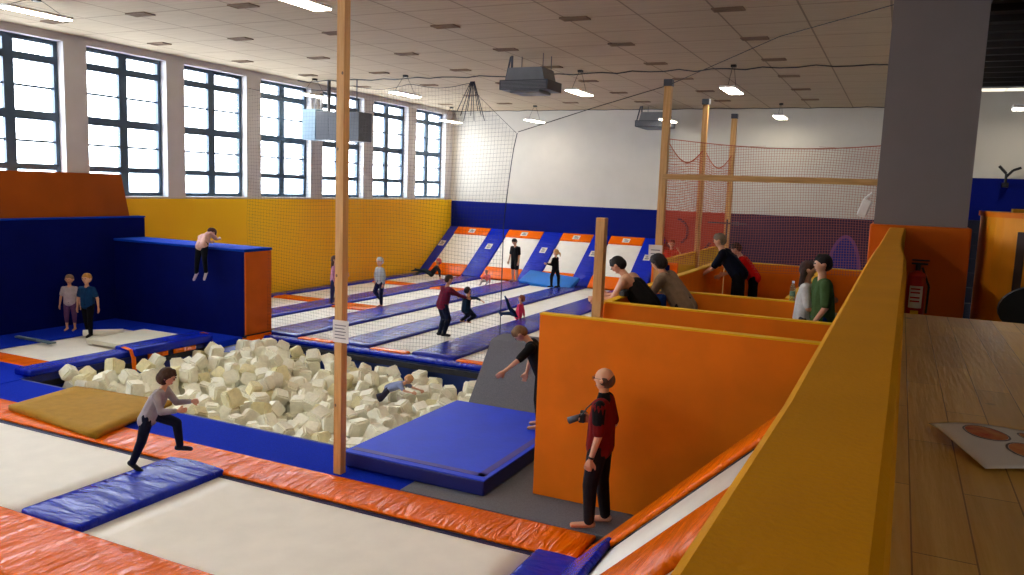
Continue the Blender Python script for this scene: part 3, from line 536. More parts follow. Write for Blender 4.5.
FOAM = '-671 944 -27 0 314 507 23 22 19;-707 929 -22 0 0 557 25 25 26;-678 968 -28 471 0 339 22 21 19;-737 925 -25 41 157 237 26 25 23;-712 962 -21 29 157 468 24 26 26;-768 919 -26 349 496 613 25 27 27;-666 1011 -22 0 0 539 24 23 25;-750 971 -26 0 172 68 25 26 28;-702 1009 -31 0 0 263 25 26 24;-825 914 -25 540 186 458 28 26 24;-732 1004 -33 451 183 597 20 21 23;-787 978 -25 0 314 599 24 23 24;-715 1040 -23 591 157 170 23 22 20;-861 933 -26 548 157 196 23 25 23;-817 973 -25 0 0 424 25 23 25;-741 1058 -29 510 328 615 27 26 27;-901 933 -28 34 471 403 23 21 21;-860 971 -23 0 0 160 24 27 28;-777 1039 -25 157 0 131 22 22 21;-888 956 -27 477 468 145 25 26 23;-672 1119 -27 608 157 195 23 22 22;-832 1010 -27 99 471 534 25 23 22;-717 1095 -37 490 534 448 27 27 28;-925 934 -24 0 314 121 22 24 23;-746 1088 -22 71 471 421 21 22 21;-887 989 -34 537 211 510 25 27 23;-673 1147 -28 75 471 61 23 25 24;-706 1129 -31 283 157 7 20 22 22;-827 1049 -25 0 0 565 20 22 22;-791 1081 -31 477 157 88 24 27 29;-927 975 -29 157 0 543 23 22 19;-963 943 -25 563 471 195 25 23 22;-750 1121 -29 157 0 482 28 27 28;-996 924 -26 539 471 174 23 22 23;-997 924 -3 471 0 271 20 22 24;-711 1164 -25 0 314 527 23 24 21;-823 1088 -22 507 157 0 26 26 25;-1022 909 -22 157 0 587 24 23 25;-783 1124 -21 475 471 0 26 26 25;-861 1067 -22 156 625 145 28 27 28;-931 1012 -28 511 471 620 25 26 23;-968 978 -24 314 0 144 22 21 21;-750 1154 -32 0 314 0 21 21 21;-992 955 -30 99 35 255 23 22 23;-854 1094 -26 0 0 313 21 23 21;-897 1064 -37 82 3 300 25 23 21;-962 1006 -23 468 624 568 24 24 23;-823 1134 -26 16 157 85 22 22 24;-718 1204 -24 377 471 45 25 27 23;-1014 970 -24 39 471 82 21 22 22;-677 1232 -20 157 0 141 25 24 23;-789 1164 -26 625 471 124 24 24 21;-886 1097 -28 0 0 314 26 26 22;-1039 965 -24 0 471 298 26 24 22;-1068 934 -26 563 545 529 28 26 27;-748 1206 -24 34 471 526 20 22 22;-829 1164 -23 402 157 569 29 27 25;-1014 1008 -25 619 157 51 24 25 24;-1104 910 -27 15 337 467 28 26 28;-1010 1014 1 242 471 33 28 27 24;-782 1199 -25 0 0 458 25 24 24;-979 1050 -26 621 471 190 29 27 27;-894 1124 -29 38 471 137 25 25 25;-1062 969 -24 471 0 612 24 26 24;-721 1245 -24 336 471 609 27 27 27;-673 1278 -19 475 471 79 25 26 26;-1006 1047 -25 207 471 617 25 25 27;-1048 1005 -25 622 157 334 26 23 22;-750 1246 -26 569 157 167 20 22 21;-976 1080 -30 531 471 92 24 24 24;-862 1178 -25 1 0 327 22 22 21;-808 1217 -34 276 31 14 23 23 21;-1121 943 -40 45 563 216 20 21 22;-705 1285 -30 152 9 522 23 22 21;-1089 982 -24 282 23 604 29 27 25;-888 1168 -28 599 157 93 20 22 19;-936 1134 -25 157 0 27 26 26 26;-665 1313 -23 177 157 598 24 26 27;-791 1244 -20 516 157 195 26 24 26;-1034 1057 -22 0 314 612 22 22 22;-1077 1014 -20 471 0 279 25 27 26;-863 1203 -22 554 157 410 26 26 27;-1171 910 -36 74 90 59 25 23 21;-1013 1086 -23 360 157 29 28 27 29;-963 1132 -29 603 162 156 27 27 26;-1155 937 -28 0 314 590 24 26 27;-1118 983 -24 544 471 73 21 22 21;-758 1282 -26 0 0 274 25 23 23;-1140 960 -35 262 37 89 21 21 19;-891 1197 -25 161 623 462 24 25 24;-830 1241 -25 471 0 177 26 25 22;-1103 1012 -26 471 0 300 20 21 21;-1077 1042 -25 314 0 574 20 21 22;-943 1165 -20 0 0 16 24 25 27;-1074 1046 -2 599 157 260 23 23 22;-1201 907 -14 214 623 0 23 21 21;-1043 1085 -25 26 618 320 25 25 24;-791 1285 -19 602 471 500 26 26 22;-1038 1096 -5 471 600 441 19 21 22;-1199 919 -34 614 535 464 23 25 23;-856 1246 -23 584 157 126 21 21 23;-1007 1129 -22 0 314 549 22 23 24;-822 1271 -26 68 157 181 24 25 27;-714 1335 -33 508 5 329 26 26 25;-1103 1038 -22 627 163 473 25 24 23;-917 1206 -34 46 584 280 20 21 23;-973 1162 -24 471 0 573 26 26 26;-762 1312 -28 382 35 455 22 25 23;-1133 1011 -24 0 626 153 26 26 24;-1168 977 -25 565 157 595 22 23 20;-1230 908 -32 108 580 314 25 24 20;-1006 1159 -28 523 157 455 20 21 23;-705 1364 -32 568 157 111 23 21 22;-1041 1129 -30 455 157 59 28 26 28;-1132 1038 -22 149 619 157 26 24 23;-859 1274 -29 90 157 473 25 25 22;-1095 1081 -23 156 157 52 26 27 23;-1195 971 0 475 157 17 24 24 24;-1214 950 -27 247 596 546 25 24 23;-792 1323 -25 49 157 625 26 26 25;-1170 1005 -25 599 165 375 23 24 23;-1046 1134 -5 17 471 338 22 25 25;-1196 978 -24 162 157 564 25 25 23;-768 1343 -27 600 207 394 26 26 23;-665 1402 -24 314 0 583 21 22 22;-1245 934 -24 157 0 483 23 25 25;-1022 1179 -24 562 204 30 24 23 21;-1003 1199 -24 157 0 579 22 23 21;-1052 1159 -23 103 157 149 20 21 18;-1051 1162 0 109 157 487 26 27 26;-1232 970 -25 143 0 78 25 24 22;-881 1298 -30 23 109 381 25 26 28;-1267 928 1 627 0 169 27 26 25;-838 1332 -33 2 391 38 26 25 27;-1273 927 -22 522 157 483 22 24 23;-1216 1003 -19 159 627 280 29 27 29;-1184 1045 -39 552 585 414 28 26 23;-746 1400 -25 0 0 204 24 23 22;-815 1361 -24 157 0 268 22 22 20;-1047 1194 -23 314 0 140 24 22 22;-975 1255 -34 6 83 180 24 25 25;-1104 1145 -32 26 275 592 24 26 26;-936 1287 -27 314 0 89 22 23 22;-1268 965 -19 568 471 130 26 26 28;-1085 1167 -25 95 157 473 23 22 22;-1213 1034 -20 551 154 458 27 24 22;-1272 961 5 550 471 447 23 24 21;-881 1329 -26 0 313 498 25 23 25;-1105 1151 -7 169 45 245 24 24 26;-1062 1191 2 322 483 3 27 25 26;-1006 1242 -28 157 0 204 24 25 23;-1177 1082 -27 26 614 400 25 24 24;-1088 1172 -1 157 0 573 24 25 23;-1301 935 -20 243 182 28 25 23 24;-1241 1014 -21 473 0 103 24 22 19;-1035 1224 -26 0 346 172 26 25 24;-1297 944 4 15 132 342 25 23 25;-1152 1117 -20 313 2 67 23 25 26;-1133 1137 -2 470 621 524 23 24 26;-1074 1195 -23 160 616 291 28 27 24;-1135 1139 -25 586 478 199 23 24 20;-862 1364 -26 448 157 569 24 24 26;-1267 1000 -20 0 314 531 25 25 23;-1214 1064 -32 170 288 0 23 22 20;-766 1421 -32 51 511 109 24 23 21;-978 1286 -21 14 314 489 26 24 27;-1262 1012 4 157 0 611 24 25 26;-1218 1065 -9 608 22 195 24 25 26;-1064 1222 -36 33 336 488 23 26 22;-1242 1043 -21 10 471 439 24 25 28;-899 1350 -24 613 471 221 21 22 20;-939 1323 -20 48 157 233 24 24 25;-1200 1095 -26 10 157 253 24 23 23;-1245 1044 2 0 0 388 22 23 24;-1127 1171 0 460 619 376 25 23 24;-1043 1248 -34 14 521 154 20 21 20;-1003 1281 -22 480 627 15 23 24 25;-1132 1169 -22 614 314 131 26 24 22;-1203 1097 0 394 471 559 28 26 26;-1166 1138 -23 215 471 5 25 23 25;-1185 1119 -30 220 160 0 24 22 22;-970 1315 -20 0 0 488 29 26 24;-861 1392 -30 157 0 260 22 21 19;-1030 1273 -21 125 29 480 25 24 24;-1116 1199 -29 0 314 3 25 26 22;-1157 1162 5 505 471 623 23 21 21;-1096 1220 -37 467 175 544 24 25 22;-1267 1042 -23 314 0 597 22 22 19;-1231 1087 -2 462 2 358 26 25 22;-930 1356 -29 276 157 615 25 25 23;-1070 1251 -33 558 6 329 27 27 26;-1160 1169 -19 498 157 625 25 24 22;-1126 1204 0 0 502 586 28 26 25;-1234 1095 -25 471 9 488 25 24 21;-847 1418 -32 599 416 520 21 23 22;-958 1348 -27 19 30 22 26 26 26;-1206 1136 -36 347 580 552 22 22 19;-1185 1159 -8 0 314 12 22 22 21;-1189 1160 -30 45 471 529 22 24 22;-1038 1300 -23 575 175 127 26 24 23;-1149 1205 -20 471 360 608 22 21 20;-1232 1121 -5 314 0 483 25 26 26;-1015 1325 -21 108 471 486 26 25 25;-1233 1125 -27 0 0 578 22 22 19;-884 1416 -27 493 511 112 26 27 24;-1260 1097 -19 546 471 578 23 23 25;-1286 1067 -32 50 24 58 23 23 23;-1364 974 -19 617 478 328 24 25 24;-1309 1047 -6 471 0 123 20 21 22;-1104 1262 -37 577 85 410 23 25 24;-1312 1047 -27 471 0 130 21 22 21;-1330 1025 -32 622 579 592 24 24 25;-1371 970 5 150 627 161 25 26 25;-1229 1152 -24 101 471 24 22 23 24;-939 1400 -19 471 0 198 26 26 23;-1008 1353 -25 0 314 74 25 25 26;-1048 1324 -30 27 471 162 25 26 23;-1043 1328 -7 0 0 450 21 22 21;-1172 1216 -13 606 342 144 26 24 23;-1340 1028 -10 585 26 159 25 23 23;-1177 1214 -35 326 34 111 28 27 23;-1261 1129 -20 503 471 483 24 22 21;-1365 1004 -4 470 4 335 25 23 21;-1363 1008 -26 318 1 502 26 24 21;-1153 1246 -23 64 471 398 21 22 23;-1159 1242 0 314 0 603 26 25 25;-1120 1282 -4 167 5 58 21 23 24;-1287 1116 -25 504 47 65 25 26 22;-1130 1277 -28 168 0 101 28 26 24;-1311 1093 -23 393 157 21 24 24 21;-973 1404 -24 82 471 150 24 25 22;-1314 1092 1 471 0 516 25 23 23;-1258 1158 -30 156 0 343 23 22 19;-1043 1355 -31 495 157 492 20 22 23;-1047 1352 -10 0 0 615 24 24 22;-1100 1312 -33 114 15 538 20 22 24;-1268 1151 -9 471 627 180 20 22 23;-1208 1215 -37 55 552 89 23 21 23;-1007 1392 -22 209 157 0 24 22 23;-1355 1057 -20 471 0 483 21 22 23;-1358 1056 4 4 471 211 25 25 26;-1338 1084 -26 0 0 350 22 23 23;-1194 1244 -6 529 157 211 25 26 26;-1194 1245 -28 70 157 210 20 21 19;-1156 1281 -2 34 157 76 22 23 22;-1264 1178 2 5 519 487 27 26 26;-1163 1279 -26 0 314 24 22 24 27;-1243 1203 -3 206 157 93 26 24 25;-1241 1206 -28 16 471 93 23 23 24;-1073 1359 -26 471 0 540 22 22 20;-1296 1151 -2 15 472 577 24 23 21;-1297 1150 -26 180 472 579 23 22 20;-1052 1378 -4 92 130 92 23 22 22;-1122 1322 -28 460 157 57 20 23 20;-1040 1388 -24 471 130 93 25 24 24;-1266 1186 -25 609 107 174 29 27 26;-1077 1360 -3 157 0 366 23 24 22;-1227 1235 0 157 0 204 29 26 29;-1226 1237 -24 157 0 442 23 22 22;-1158 1308 3 145 156 495 29 26 25;-1158 1311 -26 111 159 180 28 25 27;-1293 1179 -7 72 115 256 25 23 21;-1215 1264 -31 33 238 134 22 22 20;-1192 1288 -22 580 471 464 27 25 24;-1143 1336 -25 47 443 24 26 25 24;-1118 1358 -23 622 471 1 25 25 25;-1319 1165 -26 428 33 428 20 22 20;-1119 1360 1 0 0 367 27 27 23;-1305 1194 -30 0 314 99 22 23 25;-1188 1317 2 314 626 627 27 25 24;-1350 1156 -24 415 157 55 23 23 21;-1355 1154 -1 471 0 175 24 24 22;-1284 1234 -35 536 50 488 26 25 24;-1201 1317 -24 1 313 30 29 26 27;-1234 1287 -1 157 0 503 22 21 20;-1300 1221 -20 539 613 558 23 23 20;-1237 1285 -24 133 471 121 24 25 26;-1226 1314 1 88 449 26 26 25 24;-1334 1215 -40 18 554 530 26 24 23;-1242 1315 -28 598 157 457 23 22 22;-1289 1273 -23 15 618 595 22 23 24;-1164 1389 -26 157 485 107 25 25 23;-1314 1249 -27 115 157 586 19 21 18;-1215 1351 -29 251 427 13 24 24 22;-1225 1345 -5 220 115 16 29 27 26;-1266 1317 -32 259 157 616 20 21 19;-1312 1272 1 172 157 16 24 26 24;-1270 1318 -9 314 0 0 28 26 27;-1318 1274 -24 157 0 285 26 27 24;-1198 1397 -5 314 0 89 23 21 19;-1243 1359 -27 314 0 557 22 23 20;-1196 1404 -26 158 157 139 23 25 25;-1311 1306 -39 624 64 569 28 27 24;-1248 1368 -6 0 0 307 22 22 23;-1358 1260 -35 495 83 522 26 24 24;-1272 1353 -26 584 471 553 27 26 25;-1272 1354 0 393 157 551 25 23 21;-1343 1291 1 0 623 543 24 27 26;-1344 1297 -24 471 0 581 24 23 23;-1240 1398 -3 471 0 380 27 26 28;-1366 1277 -18 471 545 208 26 26 23;-1315 1334 -24 626 367 493 24 25 27;-1243 1405 -28 66 157 217 24 23 24;-1301 1367 -22 0 0 237 25 24 23;-1295 1374 1 48 157 391 23 23 24;-1339 1332 -24 538 471 581 23 23 22;-1273 1398 -24 471 0 521 26 26 26;-1279 1399 2 489 471 581 25 26 25;-1368 1339 -32 113 86 139 24 25 25;-1344 1371 -28 619 11 57 27 26 24;-1340 1381 -4 5 301 469 24 27 26;-1320 1407 -30 98 15 41 24 23 24;-1317 1419 -9 24 96 490 23 25 22;-1350 1399 -29 471 0 181 23 21 23;-1345 1405 -8 220 471 93 21 22 19;-676 939 -49 506 471 99 26 26 28;-711 933 -47 0 0 31 23 24 24;-670 972 -51 385 157 587 25 26 28;-742 931 -49 0 0 282 25 26 22;-707 969 -46 471 0 311 26 26 25;-672 1001 -48 322 471 8 26 24 24;-773 929 -51 5 339 595 28 25 27;-742 973 -53 359 471 603 24 25 23;-708 1008 -53 476 471 623 21 22 21;-826 920 -50 164 500 458 25 24 25;-684 1034 -49 573 53 63 26 25 26;-658 1058 -47 471 0 38 23 24 23;-735 1007 -53 179 13 71 21 22 21;-786 968 -50 314 0 565 26 27 26;-715 1040 -49 18 157 482 28 26 28;-861 936 -48 0 0 107 21 22 22;-824 973 -48 538 471 5 20 21 19;-747 1042 -51 611 471 443 19 21 21;-791 1010 -46 596 157 94 23 23 20;-688 1083 -52 157 627 341 22 22 20;-712 1068 -52 561 152 88 23 25 26;-899 930 -51 22 471 410 23 24 26;-859 978 -50 314 0 626 24 25 25;-822 1011 -51 54 157 215 24 23 21;-782 1045 -47 471 0 142 22 23 24;-674 1120 -51 0 0 434 23 25 24;-896 961 -50 80 474 458 21 23 25;-860 1001 -48 472 4 469 21 23 23;-932 935 -48 132 157 41 24 25 24;-750 1090 -45 52 157 421 25 27 24;-825 1039 -49 4 157 259 25 24 27;-667 1150 -49 39 471 66 20 21 23;-705 1128 -52 9 157 391 23 24 24;-789 1082 -54 0 314 493 22 22 22;-890 1001 -56 100 211 510 24 24 21;-863 1030 -47 468 613 464 24 26 27;-961 943 -48 553 471 208 20 22 23;-936 972 -53 0 0 560 27 26 26;-748 1128 -52 50 471 178 20 21 22;-822 1085 -47 314 0 115 23 22 24;-710 1162 -47 620 157 249 23 24 23;-651 1199 -53 578 42 471 26 24 23;-861 1060 -49 626 2 341 25 26 25;-1001 929 -49 44 157 118 23 24 22;-1022 910 -46 95 471 531 24 24 23;-895 1037 -41 471 546 460 26 25 25;-927 1009 -52 293 471 620 22 23 21;-969 976 -47 170 157 17 25 26 28;-793 1125 -46 157 0 26 22 24 24;-746 1162 -53 15 471 440 21 23 20;-854 1089 -49 613 157 174 24 23 25;-957 1006 -48 523 471 137 24 26 27;-1049 910 -45 578 223 585 24 25 22;-934 1042 -47 471 0 398 21 22 22;-825 1131 -48 157 0 386 22 23 24;-712 1208 -49 314 0 477 20 22 23;-1042 939 -46 0 0 101 21 23 25;-1011 973 -48 103 157 56 26 27 25;-857 1115 -52 478 471 0 21 23 23;-672 1239 -46 544 471 416 28 26 27;-785 1172 -49 0 0 469 25 23 23;-895 1091 -51 387 471 67 23 25 24;-748 1198 -48 576 471 525 28 27 25;-826 1159 -48 360 471 602 22 23 24;-1046 967 -49 168 157 2 25 23 24;-951 1065 -48 470 15 268 22 23 22;-1012 1010 -50 621 157 377 25 23 23;-976 1046 -52 314 0 512 23 25 25;-1077 946 -45 607 71 498 20 21 21;-920 1100 -51 611 0 306 23 23 22;-780 1204 -48 0 0 484 24 24 22;-899 1123 -52 0 0 538 22 23 22;-872 1145 -51 148 609 60 24 24 24;-718 1249 -49 602 471 262 23 25 23;-1114 919 -50 589 511 507 21 22 22;-672 1281 -44 508 157 100 24 26 27;-1075 968 -60 549 556 513 23 22 19;-749 1246 -49 623 157 450 26 24 24;-859 1173 -49 63 158 204 27 24 22;-1049 1007 -49 489 471 594 23 23 22;-1006 1052 -50 157 0 20 24 24 24;-974 1086 -51 314 0 32 25 24 20;-816 1210 -55 614 47 77 25 26 25;-932 1131 -49 0 314 142 26 25 22;-788 1240 -47 119 157 194 28 26 25;-1051 1031 -51 1 612 134 21 22 21;-895 1171 -49 314 0 127 24 23 23;-673 1312 -48 314 0 49 25 24 25;-717 1291 -51 83 471 492 21 22 23;-968 1118 -53 434 471 36 21 23 24;-1077 1014 -45 471 0 108 25 25 24;-1040 1054 -47 536 157 41 27 26 26;-860 1206 -47 471 0 612 22 24 21;-1116 974 -48 471 0 250 25 27 29;-1016 1083 -49 0 314 37 22 24 24;-830 1237 -49 260 157 611 23 22 20;-1159 937 -53 0 0 373 25 24 23;-755 1286 -50 538 157 424 25 25 27;-889 1199 -49 0 476 262 21 24 23;-934 1165 -46 415 157 567 24 24 25;-787 1278 -46 0 314 20 26 25 27;-1110 1012 -49 543 157 423 24 25 23;-711 1327 -55 131 508 184 22 24 25;-1083 1048 -50 567 471 572 27 26 23;-1009 1123 -46 501 471 35 23 21 20;-856 1246 -46 471 0 331 24 24 22;-738 1320 -48 627 471 25 28 26 26;-821 1271 -50 579 471 223 25 23 22;-932 1194 -52 8 157 217 19 21 20;-1053 1089 -51 156 157 529 21 21 19;-1164 970 -48 260 157 622 23 22 19;-972 1165 -49 608 157 111 24 23 23;-675 1359 -46 0 471 0 28 26 23;-1189 944 -51 14 157 484 25 23 23;-1143 1006 -47 314 0 534 27 27 23;-881 1243 -45 341 471 0 24 24 25;-1117 1038 -48 622 312 31 27 26 26;-708 1360 -53 62 157 426 20 21 23;-813 1300 -49 180 23 35 24 26 25;-1044 1124 -55 314 0 37 22 22 21;-1087 1085 -47 140 471 49 23 23 23;-789 1319 -49 40 471 624 23 25 25;-1008 1161 -50 314 0 593 24 23 23;-918 1234 -49 162 618 267 24 26 28;-958 1205 -47 54 471 248 27 25 25;-858 1280 -53 471 0 548 25 25 25;-1197 972 -48 199 157 598 23 23 23;-1074 1113 -43 606 397 620 26 25 26;-756 1351 -48 511 31 489 25 24 25;-1120 1071 -50 601 146 473 24 24 24;-671 1398 -47 180 157 133 23 24 21;-1171 1020 -50 532 171 136 22 23 21;-1238 939 -49 0 0 91 27 25 25;-983 1205 -50 0 0 304 23 23 21;-948 1235 -49 583 489 2 20 21 23;-709 1390 -53 147 471 134 21 21 21;-1047 1160 -45 140 157 473 23 21 23;-976 1229 -47 139 471 503 21 22 20;-887 1295 -58 139 527 63 28 26 22;-1232 975 -52 0 0 518 24 25 27;-1013 1205 -48 0 0 356 28 26 24;-1096 1131 -52 446 588 589 23 25 24;-1273 928 -45 573 471 100 25 24 26;-1128 1101 -50 471 0 459 27 26 24;-788 1367 -48 157 0 327 25 26 27;-864 1322 -50 0 0 512 26 27 23;-743 1394 -48 153 157 566 24 25 23;-1210 1023 -46 155 626 530 28 26 28;-1046 1193 -47 413 157 535 25 26 29;-928 1288 -50 134 157 0 24 26 27;-1173 1071 -49 449 20 112 26 25 28;-817 1363 -48 157 0 508 28 27 29;-1081 1167 -50 143 157 111 27 25 22;-1261 970 -44 489 157 489 24 22 23;-1236 1003 -46 0 0 59 27 27 28;-893 1322 -49 0 0 183 24 23 21;-1010 1241 -52 157 0 447 25 24 21;-1132 1134 -50 4 320 136 24 25 26;-1162 1106 -46 472 627 409 27 26 25;-1037 1227 -53 0 0 443 23 22 22;-1210 1058 -55 136 607 33 23 25 24;-801 1396 -49 304 0 521 26 26 26;-1080 1194 -49 140 483 0 26 26 23;-1316 929 -45 600 471 213 27 26 27;-973 1284 -47 0 314 494 24 25 22;-776 1413 -53 30 599 341 25 24 24;-1298 961 -46 2 129 601 27 25 25;-870 1366 -49 0 314 498 24 26 24;-1269 1009 -45 157 0 571 28 26 28;-1067 1222 -61 606 198 585 25 24 23;-942 1321 -44 172 471 585 25 25 23;-1203 1090 -50 57 471 577 23 22 21;-1128 1170 -47 0 0 484 25 25 26;-1293 986 -53 615 78 279 21 23 24;-1163 1137 -48 314 0 623 23 25 25;-1239 1054 -47 471 0 518 25 27 24;-1188 1118 -54 154 0 463 22 22 24;-901 1360 -48 471 0 557 27 27 23;-1006 1288 -47 619 0 320 26 26 26;-1354 916 -59 507 396 66 25 25 23;-976 1315 -46 449 471 501 28 27 26;-1116 1201 -51 201 471 15 23 24 24;-863 1394 -51 426 471 518 21 23 21;-838 1411 -54 113 43 123 22 24 21;-1368 909 -41 570 398 66 23 24 21;-1236 1084 -50 118 157 0 24 22 21;-1273 1041 -45 551 157 87 25 25 25;-1328 975 -53 225 63 530 26 26 27;-1162 1173 -45 471 0 60 28 27 27;-1043 1280 -47 390 471 51 24 25 26;-938 1359 -52 314 0 28 25 23 22;-1190 1157 -52 479 157 514 22 21 19;-1077 1266 -55 197 87 165 27 26 24;-1146 1205 -46 157 0 340 24 24 25;-892 1408 -50 586 115 429 22 24 24;-1328 1012 -57 38 32 355 28 26 27;-1239 1121 -49 564 157 490 25 27 26;-975 1357 -50 588 471 474 24 26 24;-1017 1326 -46 518 471 478 25 26 22;-1288 1070 -57 500 574 197 24 22 19;-1271 1092 -44 157 0 89 28 27 25;-1310 1048 -51 464 157 106 26 25 25;-1369 972 -45 158 621 624 29 27 26;-1119 1252 -56 626 85 420 27 26 26;-933 1398 -47 314 0 623 27 27 29;-1068 1304 -49 311 3 517 27 25 27;-1046 1322 -53 488 471 473 21 22 22;-1227 1156 -47 372 157 609 23 26 24;-1176 1212 -58 23 27 148 24 23 21;-1092 1291 -45 403 560 602 20 22 22;-1211 1182 -52 494 10 325 23 23 23;-1007 1364 -51 471 0 42 27 25 26;-1367 1008 -49 471 623 50 24 25 26;-1157 1244 -46 522 157 95 25 23 20;-1268 1134 -44 471 0 319 25 24 22;-972 1397 -48 471 0 549 26 24 21;-1121 1286 -52 610 157 258 21 21 20;-1309 1095 -48 157 0 400 27 26 27;-1103 1303 -60 86 18 114 22 22 20;-1045 1353 -52 471 0 199 22 22 24;-1350 1051 -44 314 0 54 29 26 27;-1009 1392 -48 49 471 0 27 25 27;-1083 1337 -49 135 130 437 28 26 28;-1271 1160 -52 192 157 560 20 22 21;-1235 1201 -49 0 0 416 23 24 21;-1304 1126 -49 310 471 2 23 24 24;-1199 1241 -50 515 157 520 23 24 24;-1160 1280 -51 0 314 72 26 25 24;-1341 1090 -49 565 157 115 24 26 27;-1126 1319 -49 559 471 40 22 22 23;-1043 1389 -51 167 471 134 22 24 24;-1080 1365 -49 471 0 616 24 24 23;-1332 1121 -52 607 614 331 24 26 23;-1300 1159 -49 471 1 588 23 24 23;-1370 1080 -50 13 155 615 24 24 25;-1232 1238 -48 8 471 63 28 26 25;-1158 1310 -51 78 157 568 23 23 23;-1195 1277 -47 399 471 2 23 24 26;-1272 1212 -41 0 207 488 24 24 23;-1124 1357 -47 471 0 173 24 23 20;-1085 1395 -49 314 0 564 25 26 23;-1342 1156 -48 314 0 74 24 27 24;-1324 1179 -47 542 290 80 24 25 22;-1191 1319 -50 12 159 288 25 25 26;-1230 1284 -48 511 471 507 23 23 21;-1249 1266 -56 558 518 159 25 23 21;-1267 1248 -53 156 627 544 24 22 22;-1309 1204 -52 0 0 284 20 21 19;-1369 1140 -50 471 0 303 25 24 26;-1129 1390 -49 60 157 0 23 21 20;-1343 1191 -56 545 596 347 25 23 21;-1103 1418 -48 157 0 415 24 26 24;-1169 1368 -49 601 471 87 22 25 25;-1271 1281 -45 543 157 139 23 22 19;-1195 1353 -48 0 314 483 26 24 21;-1236 1317 -51 510 157 151 24 22 23;-1315 1241 -49 314 0 65 28 26 25;-1158 1394 -51 0 314 139 20 21 23;-1310 1275 -49 202 157 45 23 24 21;-1346 1240 -52 157 0 365 23 23 21;-1291 1301 -57 541 591 69 23 24 25;-1270 1322 -52 157 0 500 22 22 19;-1198 1392 -49 528 471 451 22 23 23;-1239 1357 -49 157 0 311 23 23 20;-1272 1353 -50 0 314 103 24 24 20;-1344 1290 -47 31 471 438 23 24 26;-1237 1395 -52 494 157 491 24 26 24;-1347 1320 -48 555 157 436 25 25 26;-1309 1358 -46 85 157 417 26 27 27;-1272 1402 -50 577 471 565 26 24 25;-1306 1386 -48 394 157 571 24 27 26;-1342 1356 -52 0 0 123 27 27 25;-1349 1403 -50 157 0 269 20 21 23'
# ---------------------------------------------------------------- balcony, column, rail, table
struct(MB().box(-.02, 6, -14, 9.5, 2.3, 2.5).build('floor', M['conc']))
t = empty('padded_rail', (-.04, 0, 2.5), 'thick yellow fabric covered balcony rail running away in the foreground', 'railing')
b = MB(); L_ = [(-2, -.118), (.3, -.112), (.9, -.101), (1.9, -.100), (2.8, -.1), (3.6, -.098), (4.4, -.09), (5.5, -.086), (6.6, -.083), (7.38, -.08)]
Rr = [(-2, .01), (.3, .011), (.9, .0165), (1.9, .024), (2.8, .033), (3.4, .036), (4.2, .022), (5.2, .028), (6.4, .042), (7.38, .05)]
def sec(l, r, y):
    n = 5; pts = []; zb = -1.2 
    e = .012
    prof = [(l, zb), (l, .98-.02), (l+.004, .98-.006), (l+e, .98), (r-e, .98), (r-.004, .98-.006), (r, .98-.02), (r, zb)]
    return [(a+.04, y, z) for a, z in prof]
rings = [[b.bm.verts.new(p) for p in sec(l[1], r[1], l[0])] for l, r in zip(L_, Rr)]
for a, c in zip(rings, rings[1:]):
    for i in range(8): b.bm.faces.new((a[i], a[(i+1) % 8], c[(i+1) % 8], c[i]))
b.bm.faces.new(rings[0]); b.bm.faces.new(rings[-1][::-1])
b.build('padded_cover', M['yrail'], t, False)
tag(MB().box(-.62, -.16, -2, 8.2, 0, 2.2, .01).build('balcony_wall', M['navywall']), 'dark wall under the balcony rail', 'wall')
t = empty('padded_column', (.15, 7.5, 2.3), 'square grey column with orange padded base at the end of the balcony rail', 'column')
MB().box(-.35, .345, 0, .7, 0, ZC-2.3).build('column_shaft', M['pillar'], t)
MB().box(-.375, .375, -.09, .78, 0, 1.2, .012).build('orange_pad', M['oend'], t)
t = empty('fire_extinguisher', (.165, 7.33, 2.72), 'red fire extinguisher hanging on the orange column pad', 'fire extinguisher')
b = MB().tube((0, 0, .02), (0, 0, .38), .072, n=20).ball((0, 0, .38), .072, (1, 1, .6)).ball((0, 0, .02), .072, (1, 1, .3)); b.build('cylinder_body', M['red'], t, True)
MB().tube((0, 0, .42), (0, 0, .47), .02).box(-.05, .07, -.012, .012, .47, .485).box(-.05, .08, -.012, .012, .5, .512).build('valve_lever', M['black'], t)
MB().tube((.03, -.02, .45), (.09, -.03, .3), .009).tube((.09, -.03, .3), (.085, -.04, .08), .009).build('hose', M['black'], t)
b = MB()
for k in range(9):
    a0 = -2.3+k*.16; a1 = a0+.16
    b.poly([(.0735*math.cos(a), .0735*math.sin(a), z) for a, z in ((a0, .12), (a1, .12), (a1, .3), (a0, .3))], [(0, 1, 2, 3)])
b.build('instruction_label', M['label'], t); b = MB()
for z in (.27, .24, .2, .17): b.box(-.04, .03, -.078, -.0745, z, z+.012)
b.build('print_line', M['red'], t); MB().box(-.03, .03, -.0785, -.0745, .05, .1).build('yellow_sticker', M['yboard'], t)
t = empty('speaker', (-.3, 7.7, 3.6), 'small white wall speaker on the left of the grey column', 'speaker')
MB().box(-.03, .05, -.05, .05, -.05, .1, .012, Euler((0, .3, 0))).build('speaker_case', M['lamph'], t); MB().tube((.0, 0, .1), (.06, 0, .16), .01).build('mount', M['lamph'], t)
t = empty('wooden_table', (.5, 1.4, 2.5), 'glued pine table top in the bottom right corner beside the yellow rail', 'table')
MB().prism([(x-.5+.001, y-1.4) for x, y in [(Rr[0][1], -.7)]+[(r_, y_) for y_, r_ in Rr if .2 < y_ < 3.3]+[(.0355, 3.6)]]+[(.9, 2.2), (.9, -2.1)], .715, .75, 'Z').build('table_top', M['plank'], t)
for sx in (-.38, .8):
    for sy in (-1.9, 2.0): MB().box(sx-.035, sx+.035, sy-.035, sy+.035, 0, .715, .004).build('leg', M['pine'], t)
